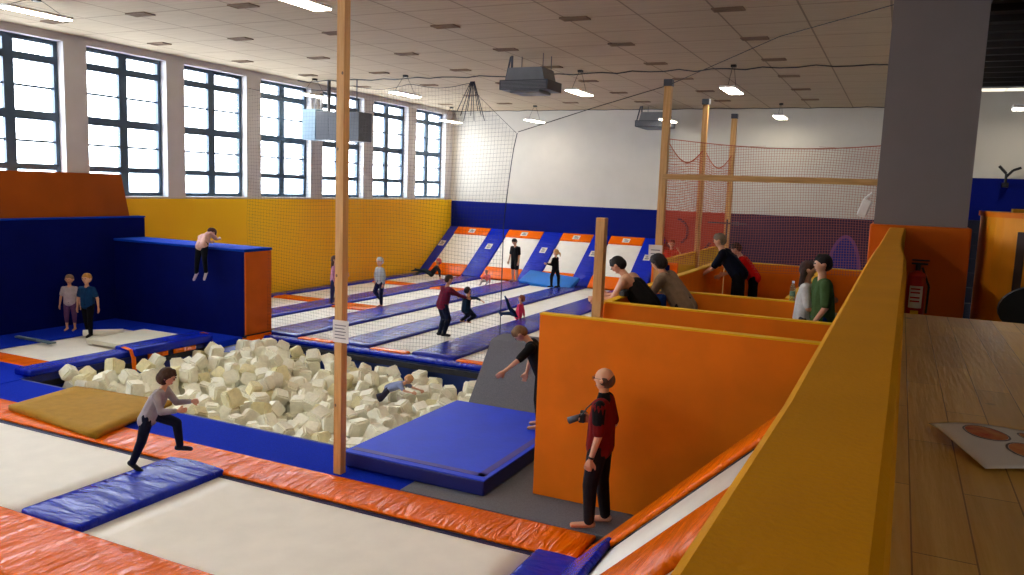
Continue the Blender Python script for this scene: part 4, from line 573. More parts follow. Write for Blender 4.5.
MB().box(-.4, .84, -2.0, 2.1, .64, .715).build('apron', M['pine'], t)
# curled printed paper
t = empty('printed_flyer', (.2, 1.7, 3.251), 'curled white paper printed with round pizza pictures on the pine table', 'paper')
PC = [(.084, 1.74), (.268, 1.86), (.40, 1.66), (.165, 1.53)]
def fl(u, v, dz=0):
    p = [(PC[0][k]*(1-u)+PC[1][k]*u)*(1-v)+(PC[3][k]*(1-u)+PC[2][k]*u)*v for k in (0, 1)]
    z = .003+.012*math.sin(u*3.0+.3)*(1-v*.6)+.016*(1-u)**2*(1-abs(v-.2))
    return (p[0]-.2, p[1]-1.7, z+dz)
n = 16; b = MB(); V = {(i, j): b.bm.verts.new(fl(i/n, j/n)) for i in range(n+1) for j in range(n+1)}
for i in range(n):
    for j in range(n): b.bm.faces.new((V[i, j], V[i+1, j], V[i+1, j+1], V[i, j+1]))
o = b.build('paper_sheet', M['paper'], t, True); o.modifiers.new('s', 'SOLIDIFY').thickness = .0006
for cu, cv, r, m in ((.38, .27, .16, 'pizza'), (.52, .68, .17, 'pizza'), (.82, .3, .13, 'pizza'), (.88, .78, .1, 'pizza')):
    b = MB(); cc = b.bm.verts.new(fl(cu, cv, .0012)); ring = [b.bm.verts.new(fl(cu+r*math.cos(a*.2618), cv+r*1.1*math.sin(a*.2618), .0012)) for a in range(24)]
    for i in range(24): b.bm.faces.new((cc, ring[i], ring[(i+1) % 24]))
    b.build('printed_picture', M[m], t)
    b = MB()
    for rr in (1.14, ):
        for i in range(24):
            a0, a1 = i*.2618, (i+1)*.2618
            b.poly([fl(cu+r*k*math.cos(a), cv+r*k*1.1*math.sin(a), .001) for a, k in ((a0, 1.02), (a1, 1.02), (a1, 1.12), (a0, 1.12))], [(0, 1, 2, 3)])
    b.build('plate_rim', M['ink'], t)
lamp(2.2, -3.0, 6.3, 'added unseen pendant lamp brightening the balcony table from behind the viewer')  # extra lamp out of view, put in to brighten the table
# snack counter, chair and stairs behind the column
t = empty('bar_counter', (1.41, 7.0, 2.5), 'curved yellow orange counter with dark vertical stripes at the right edge', 'counter')
prof = []
for k in range(9): a = math.pi-k*math.pi/16; prof.append((-.28+.48*(1+math.cos(a)), .5+.48*-math.sin(a)+.0))
prof = [(-.775+.5*(1-math.cos(k*math.pi/16)), .5-.5*math.sin(k*math.pi/16)) for k in range(9)]
body = prof+[(1.6, 0), (1.6, 1.2), (-.775, 1.2)]
MB().prism(body, 0, 1.1, 'Z').build('counter_front', M['counter'], t, False)
MB().prism([(x*1.02, y*1.02-.01) for x, y in body], 1.1, 1.14, 'Z').build('counter_top', M['owall'], t)
for x, w in ((-.60, .06), (-.50, .07), (-.28, .08)):
    yy = .5-.5*math.sin(math.acos(max(-1, min(1, 1-(x+.775)/.5)))) if x < -.275 else 0
    MB().box(x, x+w, yy-.03, yy+.02, .3, 1.0, .004, Euler((0, 0, -.45 if x < -.5 else -.3))).build('dark_stripe', mat('stripe_brown', (60, 34, 30), .6), t)
tag(MB().box(.78, .9, 7.32, 7.45, 3.641, 3.67, .004).build('snack_box', M['tan']), 'flat brown box on top of the curved counter', 'box')
tag(MB().box(.93, .99, 7.25, 7.31, 3.641, 3.675, .008).build('white_cup', M['lamph']), 'small white tub on top of the curved counter', 'cup')
t = empty('bar_stool', (.67, 4.5, 2.5), 'black round backed chair in front of the curved counter', 'chair')
bk = MB(); bk.prism([(.21*math.cos(a*math.pi/16), .70+.13*math.sin(a*math.pi/16)) for a in range(32)], -.02, .03, 'Y'); bk.build('backrest', M['black'], t)
MB().box(-.2, .2, -.38, 0, .4, .45, .02).build('seat', M['black'], t); MB().box(-.12, -.08, -.01, .02, .4, .6).box(.08, .12, -.01, .02, .4, .6).build('back_frame', M['black'], t)
for sx in (-.16, .16):
    for sy in (-.33, -.05): MB().tube((sx, sy, 0), (sx*.9, sy, .4), .014).build('leg', M['black'], t)
t = empty('staircase', (1.6, 9.6, 2.5), 'dark stairs seen between the column and the curved counter', 'stairs')
for k in range(7): MB().box(-1, 1, k*.28, (k+1)*.28+.02, 0, .14*(k+1)).box(-1, 1, k*.28-.02, k*.28+.03, .14*(k+1), .14*(k+1)+.02).build('step', M['seatb'], t)
struct(MB().box(.9, 6, 14.0, 14.3, 0, 5.35).build('wall_balcony', M['plaster']))
struct(MB().box(.6, .75, 14.2, YB, 0, ZC).build('wall_side', M['plaster']))
tag(MB().box(.9, 6, 13.94, 14.0, 0, 4.08).build('wall_board', M['navywall']), 'dark blue board on the wall behind the curved counter', 'wall panel')
b = MB().box(.55, 6, 5, 14.2, 5.42, 5.6)
for k in range(19): b.box(.55, 6, 5+k*.47, 5.06+k*.47, 5.36, 5.42)
struct(b.build('ceiling', M['dark']))
lamp(1.45, 13.0, 5.0, 'pendant lamp right of the grey column above the curved counter', .25, .42)
b = MB().path([(1.34, 13.85, 4.0), (1.34, 13.85, 4.15), (1.24, 13.85, 4.26)], .02).path([(1.34, 13.85, 4.1), (1.42, 13.85, 4.2), (1.52, 13.85, 4.24)], .018).box(1.3, 1.38, 13.8, 13.92, 3.95, 4.02)
tag(b.build('wall_hook', M['black']), 'black forked wall hook above the blue board right of the column', 'hook')
tag(MB().box(-1.6, -.5, 18.5, 19.6, 1.9, 2.0, .03).box(-1.6, -.5, 18.5, 19.6, 0, 1.9).build('equipment_box', M['bed']), 'pale grey padded box near the blue oval mural', 'box')
# bottle on low wall
t = empty('water_bottle', (-1.32, 12.25, 2.2), 'clear plastic bottle standing on the low wall beside the woman', 'bottle')
MB().tube((0, 0, 0), (0, 0, .2), .038, n=14).tube((0, 0, .2), (0, 0, .26), .038, .015, n=14).build('bottle_body', M['bottle'], t, True); MB().tube((0, 0, .26), (0, 0, .29), .017).build('bottle_cap', M['lamph'], t)
MB().tube((0, 0, .07), (0, 0, .14), .0395, n=14).build('bottle_label', mat('bottle_green', (90, 120, 90), .5), t)
# ---------------------------------------------------------------- people
def blob(b, name, m, parent, vox, it=2):
    o = b.build(name, m, parent, True); r = o.modifiers.new('remesh', 'REMESH'); r.mode = 'VOXEL'; r.voxel_size = vox; r.use_smooth_shade = True
    s = o.modifiers.new('smooth', 'SMOOTH'); s.factor = .5; s.iterations = it; return o
def rotd(v, ax, a): return Matrix.Rotation(a, 3, ax) @ v
def person(label, loc, yaw, h, P, col, group=None, vox=.014, kid=False, hair='short', haircol=(60, 40, 28), skin=None, sleeve=.35, legs=1.0, shoes=None, root_z=None, extra=None, build=1.0, long_top=False, tank=False):
    X, Y, Z = Vector((1, 0, 0)), Vector((0, 1, 0)), Vector((0, 0, 1))
    n = lambda v: Vector(v).normalized()
    hs = .5*(1.22 if kid else 1.0)
    T = n(P.get('torso', (0, .03, 1))); R = n(P.get('right', (1, 0, 0))); R = (R-T*R.dot(T)).normalized(); F = T.cross(R)*-1
    F = (Z.cross(X) if F.length < .1 else F); F = R.cross(T)*-1
    sh = .283*h; sw = (.108 if kid else .118)*h*build; hw = .052*h
    tl, slen = .245*h, .235*h; ua, fa = .165*h, .15*h
    LL = {s: (n(P['thigh'+s]), n(P['shin'+s])) for s in 'LR'}; FT = {s: n(P.get('foot'+s, (0, 1, -.15))) for s in 'LR'}
    hip = {s: R*(hw*(1 if s == 'R' else -1)) for s in 'LR'}
    kn_ = {s: hip[s]+LL[s][0]*tl for s in 'LR'}; an = {s: kn_[s]+LL[s][1]*slen for s in 'LR'}; toe = {s: an[s]+FT[s]*.1*h+Vector((0, 0, -.022*h)) for s in 'LR'}
    low = min([min(an[s].z-.042*h, toe[s].z-.018*h) for s in 'LR'])
    pz = -low if root_z is None else root_z; O = Vector((0, 0, pz))
    t = empty('person', loc, label, 'person', group, yaw)
    sk = skin or M['skin']
    nb = O+T*sh; c1 = O+T*(sh*.62); HD = n(P.get('headup', T)); face = P.get('face', F); face = n(face); face = (face-HD*face.dot(HD)).normalized()
    hr = h*(.0615 if not kid else .074); hc = nb+T*.025*h+HD*(.036*h+hr*.95); side = face.cross(HD)
    b = MB()
    r1 = .062*h*build
    for s in (-1, 1):
        b.cap(O+R*s*.035*h+T*.01*h, .066*h*build, c1+R*s*.04*h, .06*h*build); b.cap(c1+R*s*.04*h, .06*h*build, nb+R*s*(sw-.06*h)-T*.035*h, .05*h*build)
    b.cap(nb+R*sw-T*.03*h, .03*h, nb-R*sw-T*.03*h, .03*h); b.cap(nb-T*.03*h, .035*h, nb+T*.03*h+HD*.03*h, .03*h)
    # head
    b.ball(hc+HD*.15*hr-face*.08*hr, hr*.98, (1, 1, 1), 18, 12); b.cap(hc-HD*.55*hr+face*.28*hr, hr*.5, hc+face*.22*hr+HD*.1*hr, hr*.72); b.cap(hc-HD*.12*hr+face*.92*hr, hr*.12, hc+HD*.2*hr+face*.86*hr, hr*.08)
    for s in (-1, 1): b.ball(hc+side*s*hr*.96-face*.08*hr, hr*.22, (1, 1, 1), 8, 6)
    AN = {}
    for s, sg_ in (('L', -1), ('R', 1)):
        u, f = n(P['arm'+s]), n(P['fore'+s]); S0 = nb+R*sg_*sw-T*.03*h; E0 = S0+u*ua; W0 = E0+f*fa; AN[s] = (S0, E0, W0)
        b.cap(S0, .031*h*build, E0, .0235*h); b.cap(E0, .0245*h, W0, .0155*h)
        pn = (R*-sg_) - f*(R*-sg_).dot(f); pn = n(pn) if pn.length > .2 else n(F-f*F.dot(f)); wd = f.cross(pn)
        fr = max(.0078*h, vox*.75); cu = P.get('curl', .5)
        b.cap(W0+f*.008*h, .016*h, W0+f*.04*h+wd*.008*h, .0155*h); b.cap(W0+f*.02*h-wd*.008*h, .014*h, W0+f*.043*h-wd*.012*h, .0145*h)
        for k in range(4):
            base = W0+f*.05*h+wd*(k-1.5)*.0125*h; d1 = n(f+pn*cu*.5); d2 = n(f+pn*cu*1.6); l = (.020, .024, .025, .021)[k]*h
            b.cap(base, fr, base+d1*l, fr*.95); b.cap(base+d1*l, fr*.95, base+d1*l+d2*l*.85, fr*.8)
        tb = W0+f*.018*h+F*.0+wd*.018*h; td = n(f*.8+wd*.7+pn*.4); b.cap(tb, fr*1.1, tb+td*.026*h, fr); b.cap(tb+td*.026*h, fr, tb+td*.026*h+n(td+f)*.02*h, fr*.85)
    for s in 'LR':
        b.cap(O+hip[s], .052*h*build, O+kn_[s], .036*h); b.cap(O+kn_[s], .035*h, O+an[s], .02*h); b.cap(O+kn_[s]+LL[s][1]*.08*h, .036*h, O+an[s]-LL[s][1]*.06*h, .024*h)
        b.cap(O+an[s]-FT[s]*.022*h-Z*.018*h*(1 if abs(FT[s].z) < .7 else 0), .022*h, O+toe[s], .018*h)
    blob(b, 'body', sk, t, vox)
    # eyes, brows and mouth
    e = MB()
    for s in (-1, 1): e.ball(hc+face*.9*hr+side*s*.34*hr+HD*.18*hr, hr*.1, (1, 1, 1), 8, 6)
    e.build('eyes', M['eye'], t, True)
    e = MB(); e.cap(hc+face*.76*hr-HD*.62*hr+side*.2*hr, hr*.07, hc+face*.76*hr-HD*.62*hr-side*.2*hr, hr*.07, 6); e.build('mouth', M['lip'], t, True)
    # hair
    hb = MB(); hb.ball(hc+HD*.28*hr-face*.2*hr, hr*1.04, (1, 1, 1), 18, 12)
    if hair in ('short', 'long', 'pony', 'bob'): hb.ball(hc-face*.45*hr-HD*.05*hr, hr*.85); hb.cap(hc+HD*.95*hr+face*.3*hr, hr*.42, hc+HD*.7*hr+face*.7*hr, hr*.2)
    if hair in ('bob', 'shaggy'):
        hb.ball(hc-face*.45*hr-HD*.25*hr, hr*.95)
        for s in (-1, 1): hb.cap(hc+side*s*.8*hr+HD*.4*hr-face*.1*hr, hr*.42, hc+side*s*.82*hr-HD*.45*hr-face*.25*hr, hr*.3)
        hb.cap(hc+HD*.9*hr+face*.4*hr, hr*.42, hc+HD*.62*hr+face*.85*hr, hr*.16)
    if hair == 'long':
        for s in (-.6, 0, .6): hb.cap(hc-face*.5*hr+side*s*hr, hr*.5, hc-face*.75*hr+side*s*hr*.9-HD*2.2*hr, hr*.32)
    if hair == 'pony': hb.cap(hc-face*1.0*hr+HD*.2*hr, hr*.32, hc-face*1.7*hr-HD*.2*hr, hr*.36); hb.cap(hc-face*1.7*hr-HD*.2*hr, hr*.36, hc-face*1.9*hr-HD*1.3*hr, hr*.14)
    if hair == 'bald':
        hb.bm.clear(); hb.ball(hc-HD*.02*hr-face*.3*hr, hr*.86)
        for s in (-1, 1): hb.ball(hc+side*s*.5*hr+HD*.02*hr-face*.2*hr, hr*.56)
    if hair != 'none':
        ho = blob(hb, 'hair', mat('hair', haircol, .85, .3, 30, bump=.6, bscale=40, stretch=(1, 1, .3)), t, max(.007, vox*.8), 1)
    g = .011*h*.8+.004
    top, bot = col
    tm = cloth(top, 'shirt_cloth') if not isinstance(top, bpy.types.Material) else top; bm_ = cloth(bot, 'trouser_cloth') if not isinstance(bot, bpy.types.Material) else bot
    b = MB(); hem = -.055*h if long_top else -.01*h
    for s in (-1, 1):
        b.cap(O+R*s*.036*h+T*hem, (.068*h)*build+g, c1+R*s*.04*h, .062*h*build+g*.9)
        w_ = .045*h if tank else (sw-.06*h); b.cap(c1+R*s*.04*h, .06*h*build+g*.9, nb+R*s*w_-T*.04*h, (.03*h if tank else .05*h*build)+g*.7)
    if not tank: b.cap(nb+R*sw-T*.032*h, .033*h+g*.6, nb-R*sw-T*.032*h, .033*h+g*.6)
    for s in 'LR':
        S0, E0, W0 = AN[s]
        if sleeve > 0 and not tank:
            if sleeve <= .5: b.cap(S0, .034*h*build+g*.7, S0.lerp(E0, sleeve*2), .029*h+g*.8)
            else: b.cap(S0, .034*h*build+g*.6, E0, .026*h+g*.5); b.cap(E0, .027*h+g*.5, E0.lerp(W0, (sleeve-.5)*2-.06), .018*h+g*.5)
    blob(b, 'shirt', tm, t, vox)
    b = MB(); b.cap(O+R*.036*h, .066*h*build+g*.7, O-R*.036*h, .066*h*build+g*.7)
    for s in 'LR':
        K, A_ = O+kn_[s], O+an[s]; H_ = O+hip[s]
        if legs <= .5: b.cap(H_, .055*h*build+g, H_.lerp(K, legs*2), .045*h+g*1.2)
        else: b.cap(H_, .055*h*build+g*.9, K, .038*h+g*.7); b.cap(K, .038*h+g*.7, K.lerp(A_, (legs-.5)*2-.04), .026*h+g*.7)
    blob(b, 'trousers', bm_, t, vox)
    if shoes:
        b = MB()
        for s in 'LR': b.cap(O+an[s]-FT[s]*.026*h-Z*.016*h, .028*h, O+toe[s]+FT[s]*.004*h, .022*h); b.cap(O+an[s]+Z*.02*h, .024*h, O+an[s]-Z*.01*h, .027*h)
        blob(b, 'socks', mat('sock', shoes, .9), t, vox)
    t['_'] = 0; del t['_']
    return t, dict(hc=hc, hr=hr, face=face, HD=HD, side=side, AN=AN, nb=nb, O=O, T=T, R=R, F=F, c1=c1, h=h)
PI = math.pi
ST = dict(thighL=(-.08, .05, -1), shinL=(0, -.03, -1), thighR=(.08, .0, -1), shinR=(0, -.02, -1), armL=(-.2, .05, -1), foreL=(-.1, .25, -1), armR=(.2, .05, -1), foreR=(.1, .25, -1))
def pose(**k): d = dict(ST); d.update(k); return d
# the photographer: facing -x with a camera at his chest
t, q = person('balding man in dark red shirt holding a camera, standing before the orange wall', (-2.74, 8.14, -.005), PI/2+.12, 1.79,
    pose(torso=(0, -.02, 1), headup=(0, .06, 1), face=(.1, 1, -.02), thighL=(-.07, .16, -1), shinL=(0, -.02, -1), thighR=(.07, -.02, -1), shinR=(0, -.14, -1),
         armR=(.12, -.28, -1), foreR=(-.42, .85, .16), armL=(-.14, -.06, -1), foreL=(.0, .26, -.97), footL=(-.15, 1, -.1), curl=1.0),
    ((116, 22, 24), (34, 30, 34)), vox=.0085, hair='bald', haircol=(84, 62, 50), sleeve=.42, build=1.05, shoes=None, long_top=False)
e = MB(); hc, hr, f_, HD, sd = q['hc'], q['hr'], q['face'], q['HD'], q['side']
for s in (-1, 1):
    for k in range(12): a0, a1 = k*PI/6, (k+1)*PI/6; c = hc+f_*1.02*hr+sd*s*.36*hr+HD*.18*hr; e.tube(c+sd*math.cos(a0)*hr*.25+HD*math.sin(a0)*hr*.17, c+sd*math.cos(a1)*hr*.25+HD*math.sin(a1)*hr*.17, .0022, n=5)
    e.tube(hc+f_*1.0*hr+sd*s*.6*hr+HD*.22*hr, hc+sd*s*1.02*hr-f_*.05*hr+HD*.22*hr, .0022, n=5)
e.build('spectacles', M['glass'], t)
b = MB(); S0, E0, W0 = q['AN']['R']; h = q['h']
blk_ = cloth((22, 20, 24), 'shoulder_panel')
for s in 'LR':
    S0, E0, W0 = q['AN'][s]; sg2 = 1 if s == 'R' else -1; b = MB()
    b.cap(S0+q['T']*.008*h+q['R']*sg2*.004-q['R']*sg2*.03*h, .036*h, S0+q['T']*.006*h, .040*h); b.cap(S0-q['T']*.004*h, .044*h, S0.lerp(E0, .52)+q['R']*sg2*.006, .039*h); blob(b, 'shoulder_panel', blk_, t, .009)
b = MB(); b.cap(q['nb']+q['T']*.0*h, .044*h, q['nb']+q['T']*.022*h, .038*h); blob(b, 'collar', blk_, t, .008)
W1 = q['AN']['L'][2]; b = MB(); d = (q['AN']['L'][2]-q['AN']['L'][1]).normalized(); b.tube(W1-d*.03, W1-d*.008, .033, n=16); b.build('wrist_watch', M['black'], t)
# camera held in left hand (hangs on a strap)
WL = q['AN']['R'][2]; wp = Matrix.Translation(t.location) @ Matrix.Rotation(PI/2+.12, 4, 'Z')
cc = wp @ (WL+Vector((-.045, .085, .03)))
ct = empty('camera', cc, 'black camera with long lens in the hands of the man in red', 'camera', None, PI/2+.12)
MB().box(-.07, .07, -.035, .035, -.05, .05, .012).box(-.025, .025, -.03, .03, .045, .075, .01).build('camera_body', M['black'], ct)
MB().tube((0, .03, 0), (0, .16, -.06), .034, .04, n=18).build('lens', M['heatd'], ct, True)
nbw = wp @ (q['nb']+q['F']*.0); inv = Matrix.Rotation(-(PI/2+.12), 3, 'Z')
l0 = inv @ (nbw-cc); b = MB(); b.path([(-.07, 0, .03), (l0.x*.5-.03, l0.y*.45+.05, l0.z*.5), (l0.x-.03, l0.y+.085, l0.z-.02), (l0.x-.05, l0.y-.02, l0.z+.05)], .009, 6)
b.build('neck_strap', M['black'], ct)
# running boy, facing +x
person('boy in grey long sleeved shirt striding from the trampoline onto the orange strip', (-8.2, 6.86, .0), -PI/2-.28+.75, 1.30,
    pose(torso=(0, .5, 1), headup=(0, .38, 1), face=(-.1, 1, -.3), thighL=(-.08, .95, -.38), shinL=(.0, .12, -1), thighR=(.08, -.22, -1), shinR=(.0, -.42, -1), footR=(0, .8, -.6), footL=(0, 1, -.02),
         armL=(-.25, .55, -.9), foreL=(.05, 1, .12), armR=(.15, .3, -1), foreR=(-.05, 1, .1), curl=1.2),
    ((158, 152, 158), (22, 26, 46)), vox=.0085, hair='shaggy', haircol=(66, 40, 24), sleeve=.98, kid=True, shoes=(24, 26, 36), long_top=True)
# visitor by the wedge, mostly behind the big wall
person('person in black with one arm reaching out, half hidden by the big orange wall', (-4.48, 10.55, .205), PI/2+.35, 1.62,
    pose(torso=(0, .5, 1), headup=(0, .9, .5), face=(0, .6, -.8), thighL=(-.1, .12, -1), shinL=(0, -.1, -1), thighR=(.1, .1, -1), shinR=(0, -.1, -1), armL=(-.5, .6, -.6), foreL=(-.1, .7, -.6), armR=(.4, .1, -1)),
    ((22, 22, 26), (16, 16, 20)), hair='short', haircol=(120, 88, 60), sleeve=.42, build=1.1)
# two children by the tall block
person('child in white top and purple leggings beside a taller boy at the tall blue block', (-17.12, 12.2, .02), PI+.55, 1.26, pose(armL=(-.3, 0, -1), foreL=(-.2, .1, -1), armR=(.3, 0, -1), foreR=(.1, .15, -1)),
    ((176, 164, 168), (98, 66, 104)), kid=True, hair='short', haircol=(130, 100, 76), sleeve=.35, legs=.78)
person('boy in teal shirt and black trousers walking, beside the child in white top', (-16.25, 12.0, .02), PI+.35, 1.38, pose(thighL=(-.08, .25, -1), thighR=(.08, -.2, -1), shinR=(0, -.2, -1), armL=(-.45, 0, -1), foreL=(-.25, .25, -1), armR=(.3, 0, -1), foreR=(0, .2, -1)),
    ((14, 52, 92), (14, 14, 22)), kid=True, hair='short', haircol=(176, 122, 50), sleeve=.35, shoes=(16, 16, 20))
# climber over the block
person('child in pale top and black leggings hanging over the top of the blue block', (-14.5, 13.66, 1.26), -.12, 1.36, pose(torso=(-.5, .65, .62), headup=(0, 1, .05), face=(0, .0, -1), thighL=(-.1, -.12, -1), shinL=(-.25, .1, -1), thighR=(.1, -.1, -1), shinR=(.0, .12, -1), footL=(-.3, -.2, -.8), footR=(0, -.3, -.8), armL=(-.6, .6, -.55), foreL=(.1, .9, .0), armR=(-.1, .7, -.55), foreR=(-.5, .8, .0)),
    ((214, 170, 160), (14, 18, 24)), kid=True, hair='short', haircol=(70, 30, 26), sleeve=.4, shoes=(196, 180, 186))
# lanes
person('child in pale pink top partly hidden behind the tall wooden post', (-15.1, 19.3, .0), -1.2, 1.42, pose(thighL=(-.08, .1, -1), thighR=(.08, -.1, -1)), ((206, 140, 168), (44, 46, 92)), kid=True, hair='long', haircol=(92, 60, 50), sleeve=.9)
person('taller child with pink headband behind the pink topped child by the post', (-15.75, 20.6, .0), -1.0, 1.66, pose(), ((214, 96, 120), (50, 50, 84)), hair='short', haircol=(120, 84, 70), sleeve=.4)
person('jumper with pale hair in white and navy top, one leg lifted, left lanes', (-13.75, 19.75, .02), PI-.4, 1.42, pose(torso=(0, .08, 1), thighL=(-.05, .1, -1), thighR=(.2, .35, -1), shinR=(.1, -.8, -.9), footR=(0, -.4, -1), armL=(-.5, 0, -1), foreL=(-.1, .3, -1), armR=(.7, -.1, -1), foreR=(.3, -.2, -1)),
    ((176, 178, 178), (16, 22, 56)), kid=True, hair='short', haircol=(190, 186, 176), sleeve=.95)
person('person in maroon jumper bending over a small child on the lanes', (-9.85, 16.75, .0), -.5, 1.56, pose(torso=(0, .3, 1), face=(.3, 1, -.4), thighL=(-.06, .3, -1), shinL=(0, -.3, -1), thighR=(.06, .35, -1), shinR=(0, -.35, -1), armL=(-.2, .9, -.6), foreL=(0, 1, -.3), armR=(.2, .9, -.6), foreR=(0, 1, -.3)),
    ((112, 26, 52), (14, 24, 50)), hair='short', haircol=(62, 44, 32), sleeve=.97, shoes=(20, 24, 34))
person('small child in dark blue top mid-jump beside the maroon jumper', (-9.55, 17.4, .28), -.3, 1.12, pose(torso=(-.15, .25, 1), thighL=(-.2, .7, -.6), shinL=(0, -.9, -.4), thighR=(.2, .7, -.6), shinR=(0, -.9, -.4), armL=(-.6, .6, 0), foreL=(-.1, 1, .2), armR=(1, .2, .1), foreR=(1, .1, -.3)),
    ((12, 40, 66), (14, 22, 44)), kid=True, hair='short', haircol=(30, 26, 30), sleeve=.9)
person('boy in black shirt and shorts looking down before a wall trampoline', (-13.35, 28.2, .03), PI-.4, 1.68, pose(headup=(0, .5, 1), face=(0, .8, -.6)), ((16, 18, 22), (14, 16, 20)), hair='short', haircol=(24, 20, 20), sleeve=.4, legs=.42)
person('girl in black with blond ponytail walking before the cyan mat', (-11.4, 27.6, .02), PI/2-.1, 1.4, pose(thighL=(-.06, .3, -1), thighR=(.06, -.3, -1), armL=(-.1, .3, -1), foreL=(0, 1, .1), armR=(.1, .2, -1), foreR=(0, 1, 0)), ((14, 14, 20), (16, 16, 24)), kid=True, hair='pony', haircol=(196, 150, 96), sleeve=.97, shoes=(18, 18, 24))
person('child in dark clothes and pink hat sitting back in the far left corner lane', (-16.7, 27.5, .0), PI/2+.5, 1.4, pose(torso=(0, -.55, .8), headup=(0, -.1, 1), thighL=(-.15, .9, .35), shinL=(0, .8, .1), thighR=(.15, .9, .4), shinR=(0, .7, -.4), armL=(-.5, -.5, -.8), foreL=(-.2, -.2, -1), armR=(.5, -.5, -.8), foreR=(.3, -.1, -1)),
    ((22, 28, 36), (30, 44, 50)), kid=True, hair='short', haircol=(210, 80, 90), sleeve=.95, root_z=.13, shoes=(20, 24, 40))
person('toddler in pink and grey sitting at the foot of a wall trampoline', (-13.95, 27.1, .02), PI, .95, pose(torso=(0, .35, .8), thighL=(-.4, .9, .0), shinL=(.1, .6, -.3), thighR=(.4, .9, .0), shinR=(-.1, .6, -.3), armL=(-.4, .5, -.8), armR=(.4, .5, -.8)), ((226, 110, 110), (170, 170, 170)), kid=True, hair='short', haircol=(224, 150, 140), sleeve=.9, root_z=.09)
person('girl in pink top sitting on the lane with dark legs raised', (-9.45, 20.3, .0), PI/2+.1, 1.2, pose(torso=(0, -.15, 1), face=(0, 1, .1), thighL=(-.25, .8, .75), shinL=(-.1, .35, .9), thighR=(.15, .95, .1), shinR=(0, 1, -.1), armL=(-.4, -.2, -1), foreL=(-.2, -.1, -1), armR=(.4, -.2, -1), foreR=(.2, -.1, -1), footL=(0, .4, .9), footR=(0, .6, .7)),
    ((216, 60, 96), (14, 36, 66)), kid=True, hair='short', haircol=(110, 50, 34), sleeve=.9, root_z=.1, shoes=(20, 60, 110))
person('child in dark trousers mostly behind the short wooden post on the far lane', (-8.0, 22.9, .0), PI/2, 1.25, pose(), ((30, 50, 150), (18, 26, 30)), kid=True, hair='short', haircol=(60, 44, 34), sleeve=.9)
# child in the foam
person('small blond child in light blue shirt crawling in the foam pit', (-8.35, 12.35, -.24), -PI/2+.15, 1.05, pose(torso=(0, .93, .35), headup=(0, .75, .7), face=(.1, .9, -.3), thighL=(-.2, -.7, -.7), shinL=(0, -.9, -.3), thighR=(.2, -.5, -.8), shinR=(0, -.9, -.4), armL=(-.4, .7, -.5), foreL=(0, .9, -.2), armR=(.5, .8, -.4), foreR=(.1, 1, -.1)),
    ((138, 150, 190), (60, 60, 80)), kid=True, hair='short', haircol=(206, 160, 110), sleeve=.35, root_z=.12)
# platform spectators
D = 1.12
person('man in black sleeveless vest leaning over the low wall left of a person in beige', (-3.2, 11.3, D), PI/2-.05, 1.78, pose(torso=(-.05, .78, .88), headup=(0, .75, .8), face=(0, 1, -.35), thighL=(-.08, -.1, -1), thighR=(.08, .1, -1), armL=(-.1, .55, -1), foreL=(.1, 1, -.1), armR=(.1, .5, -1), foreR=(-.1, 1, -.1), curl=1), ((22, 20, 22), (26, 24, 30)), vox=.011, hair='short', haircol=(24, 20, 20), tank=True, build=1.22)
person('person in beige coat with dark bobbed hair leaning beside the man in black vest', (-2.85, 11.95, D), PI/2-.1, 1.76, pose(torso=(-.05, .68, .9), headup=(0, .55, .9), face=(.1, 1, -.2), thighL=(-.08, -.1, -1), thighR=(.08, .1, -1), armL=(-.1, .5, -1), foreL=(0, 1, -.2), armR=(.1, .5, -1), foreR=(0, 1, -.2)), ((138, 116, 96), (40, 36, 44)), vox=.012, hair='bob', haircol=(34, 22, 24), sleeve=.97, long_top=True, build=1.2)
tag(MB().box(-3.2, -3.02, 11.5, 11.72, 1.85, 2.2, .05).build('shoulder_bag', cloth((20, 50, 120), 'bag_cloth'), None, True), 'blue bag hanging between the man in black vest and the person in beige', 'bag')
t2 = empty('camera', (-3.48, 11.05, 2.2), 'black camera resting on the low wall by the short wooden post', 'camera')
MB().box(-.06, .06, -.05, .05, 0, .1, .015).build('camera_body', M['black'], t2); MB().tube((0, -.05, .05), (0, -.13, .05), .035, n=14).build('lens', M['heatd'], t2)
person('grey haired man in navy shirt and dark shorts leaning on the long low wall', (-2.82, 16.45, D), PI/2+.05, 1.92, pose(torso=(0, .7, .85), headup=(0, .3, 1), face=(0, 1, -.05), thighL=(-.1, -.1, -1), thighR=(.1, .1, -1), armL=(-.1, .6, -1), foreL=(0, .8, -.6), armR=(.1, .6, -1), foreR=(0, .8, -.6)), ((12, 18, 36), (14, 14, 20)), hair='short', haircol=(120, 108, 92), sleeve=.42, legs=.48, build=1.15)
person('person in red top leaning behind the man in navy', (-2.62, 17.05, D), PI/2, 1.7, pose(torso=(0, .6, .85), thighL=(-.08, -.1, -1), thighR=(.08, .1, -1), armL=(-.1, .6, -1), foreL=(0, .9, -.4), armR=(.1, .6, -1), foreR=(0, .9, -.4)), ((196, 20, 20), (16, 18, 26)), hair='short', haircol=(50, 36, 30), sleeve=.4)
person('person in green shirt with dark hair standing by the side wall near the rail', (-.85, 11.7, D), PI/2+.3, 1.8, pose(torso=(0, .08, 1), armL=(-.2, .0, -1), foreL=(.1, .5, -.8), armR=(.25, .05, -1), foreR=(.05, .3, -.9)), ((66, 88, 50), (20, 56, 110)), hair='short', haircol=(24, 18, 18), sleeve=.42, build=1.12)
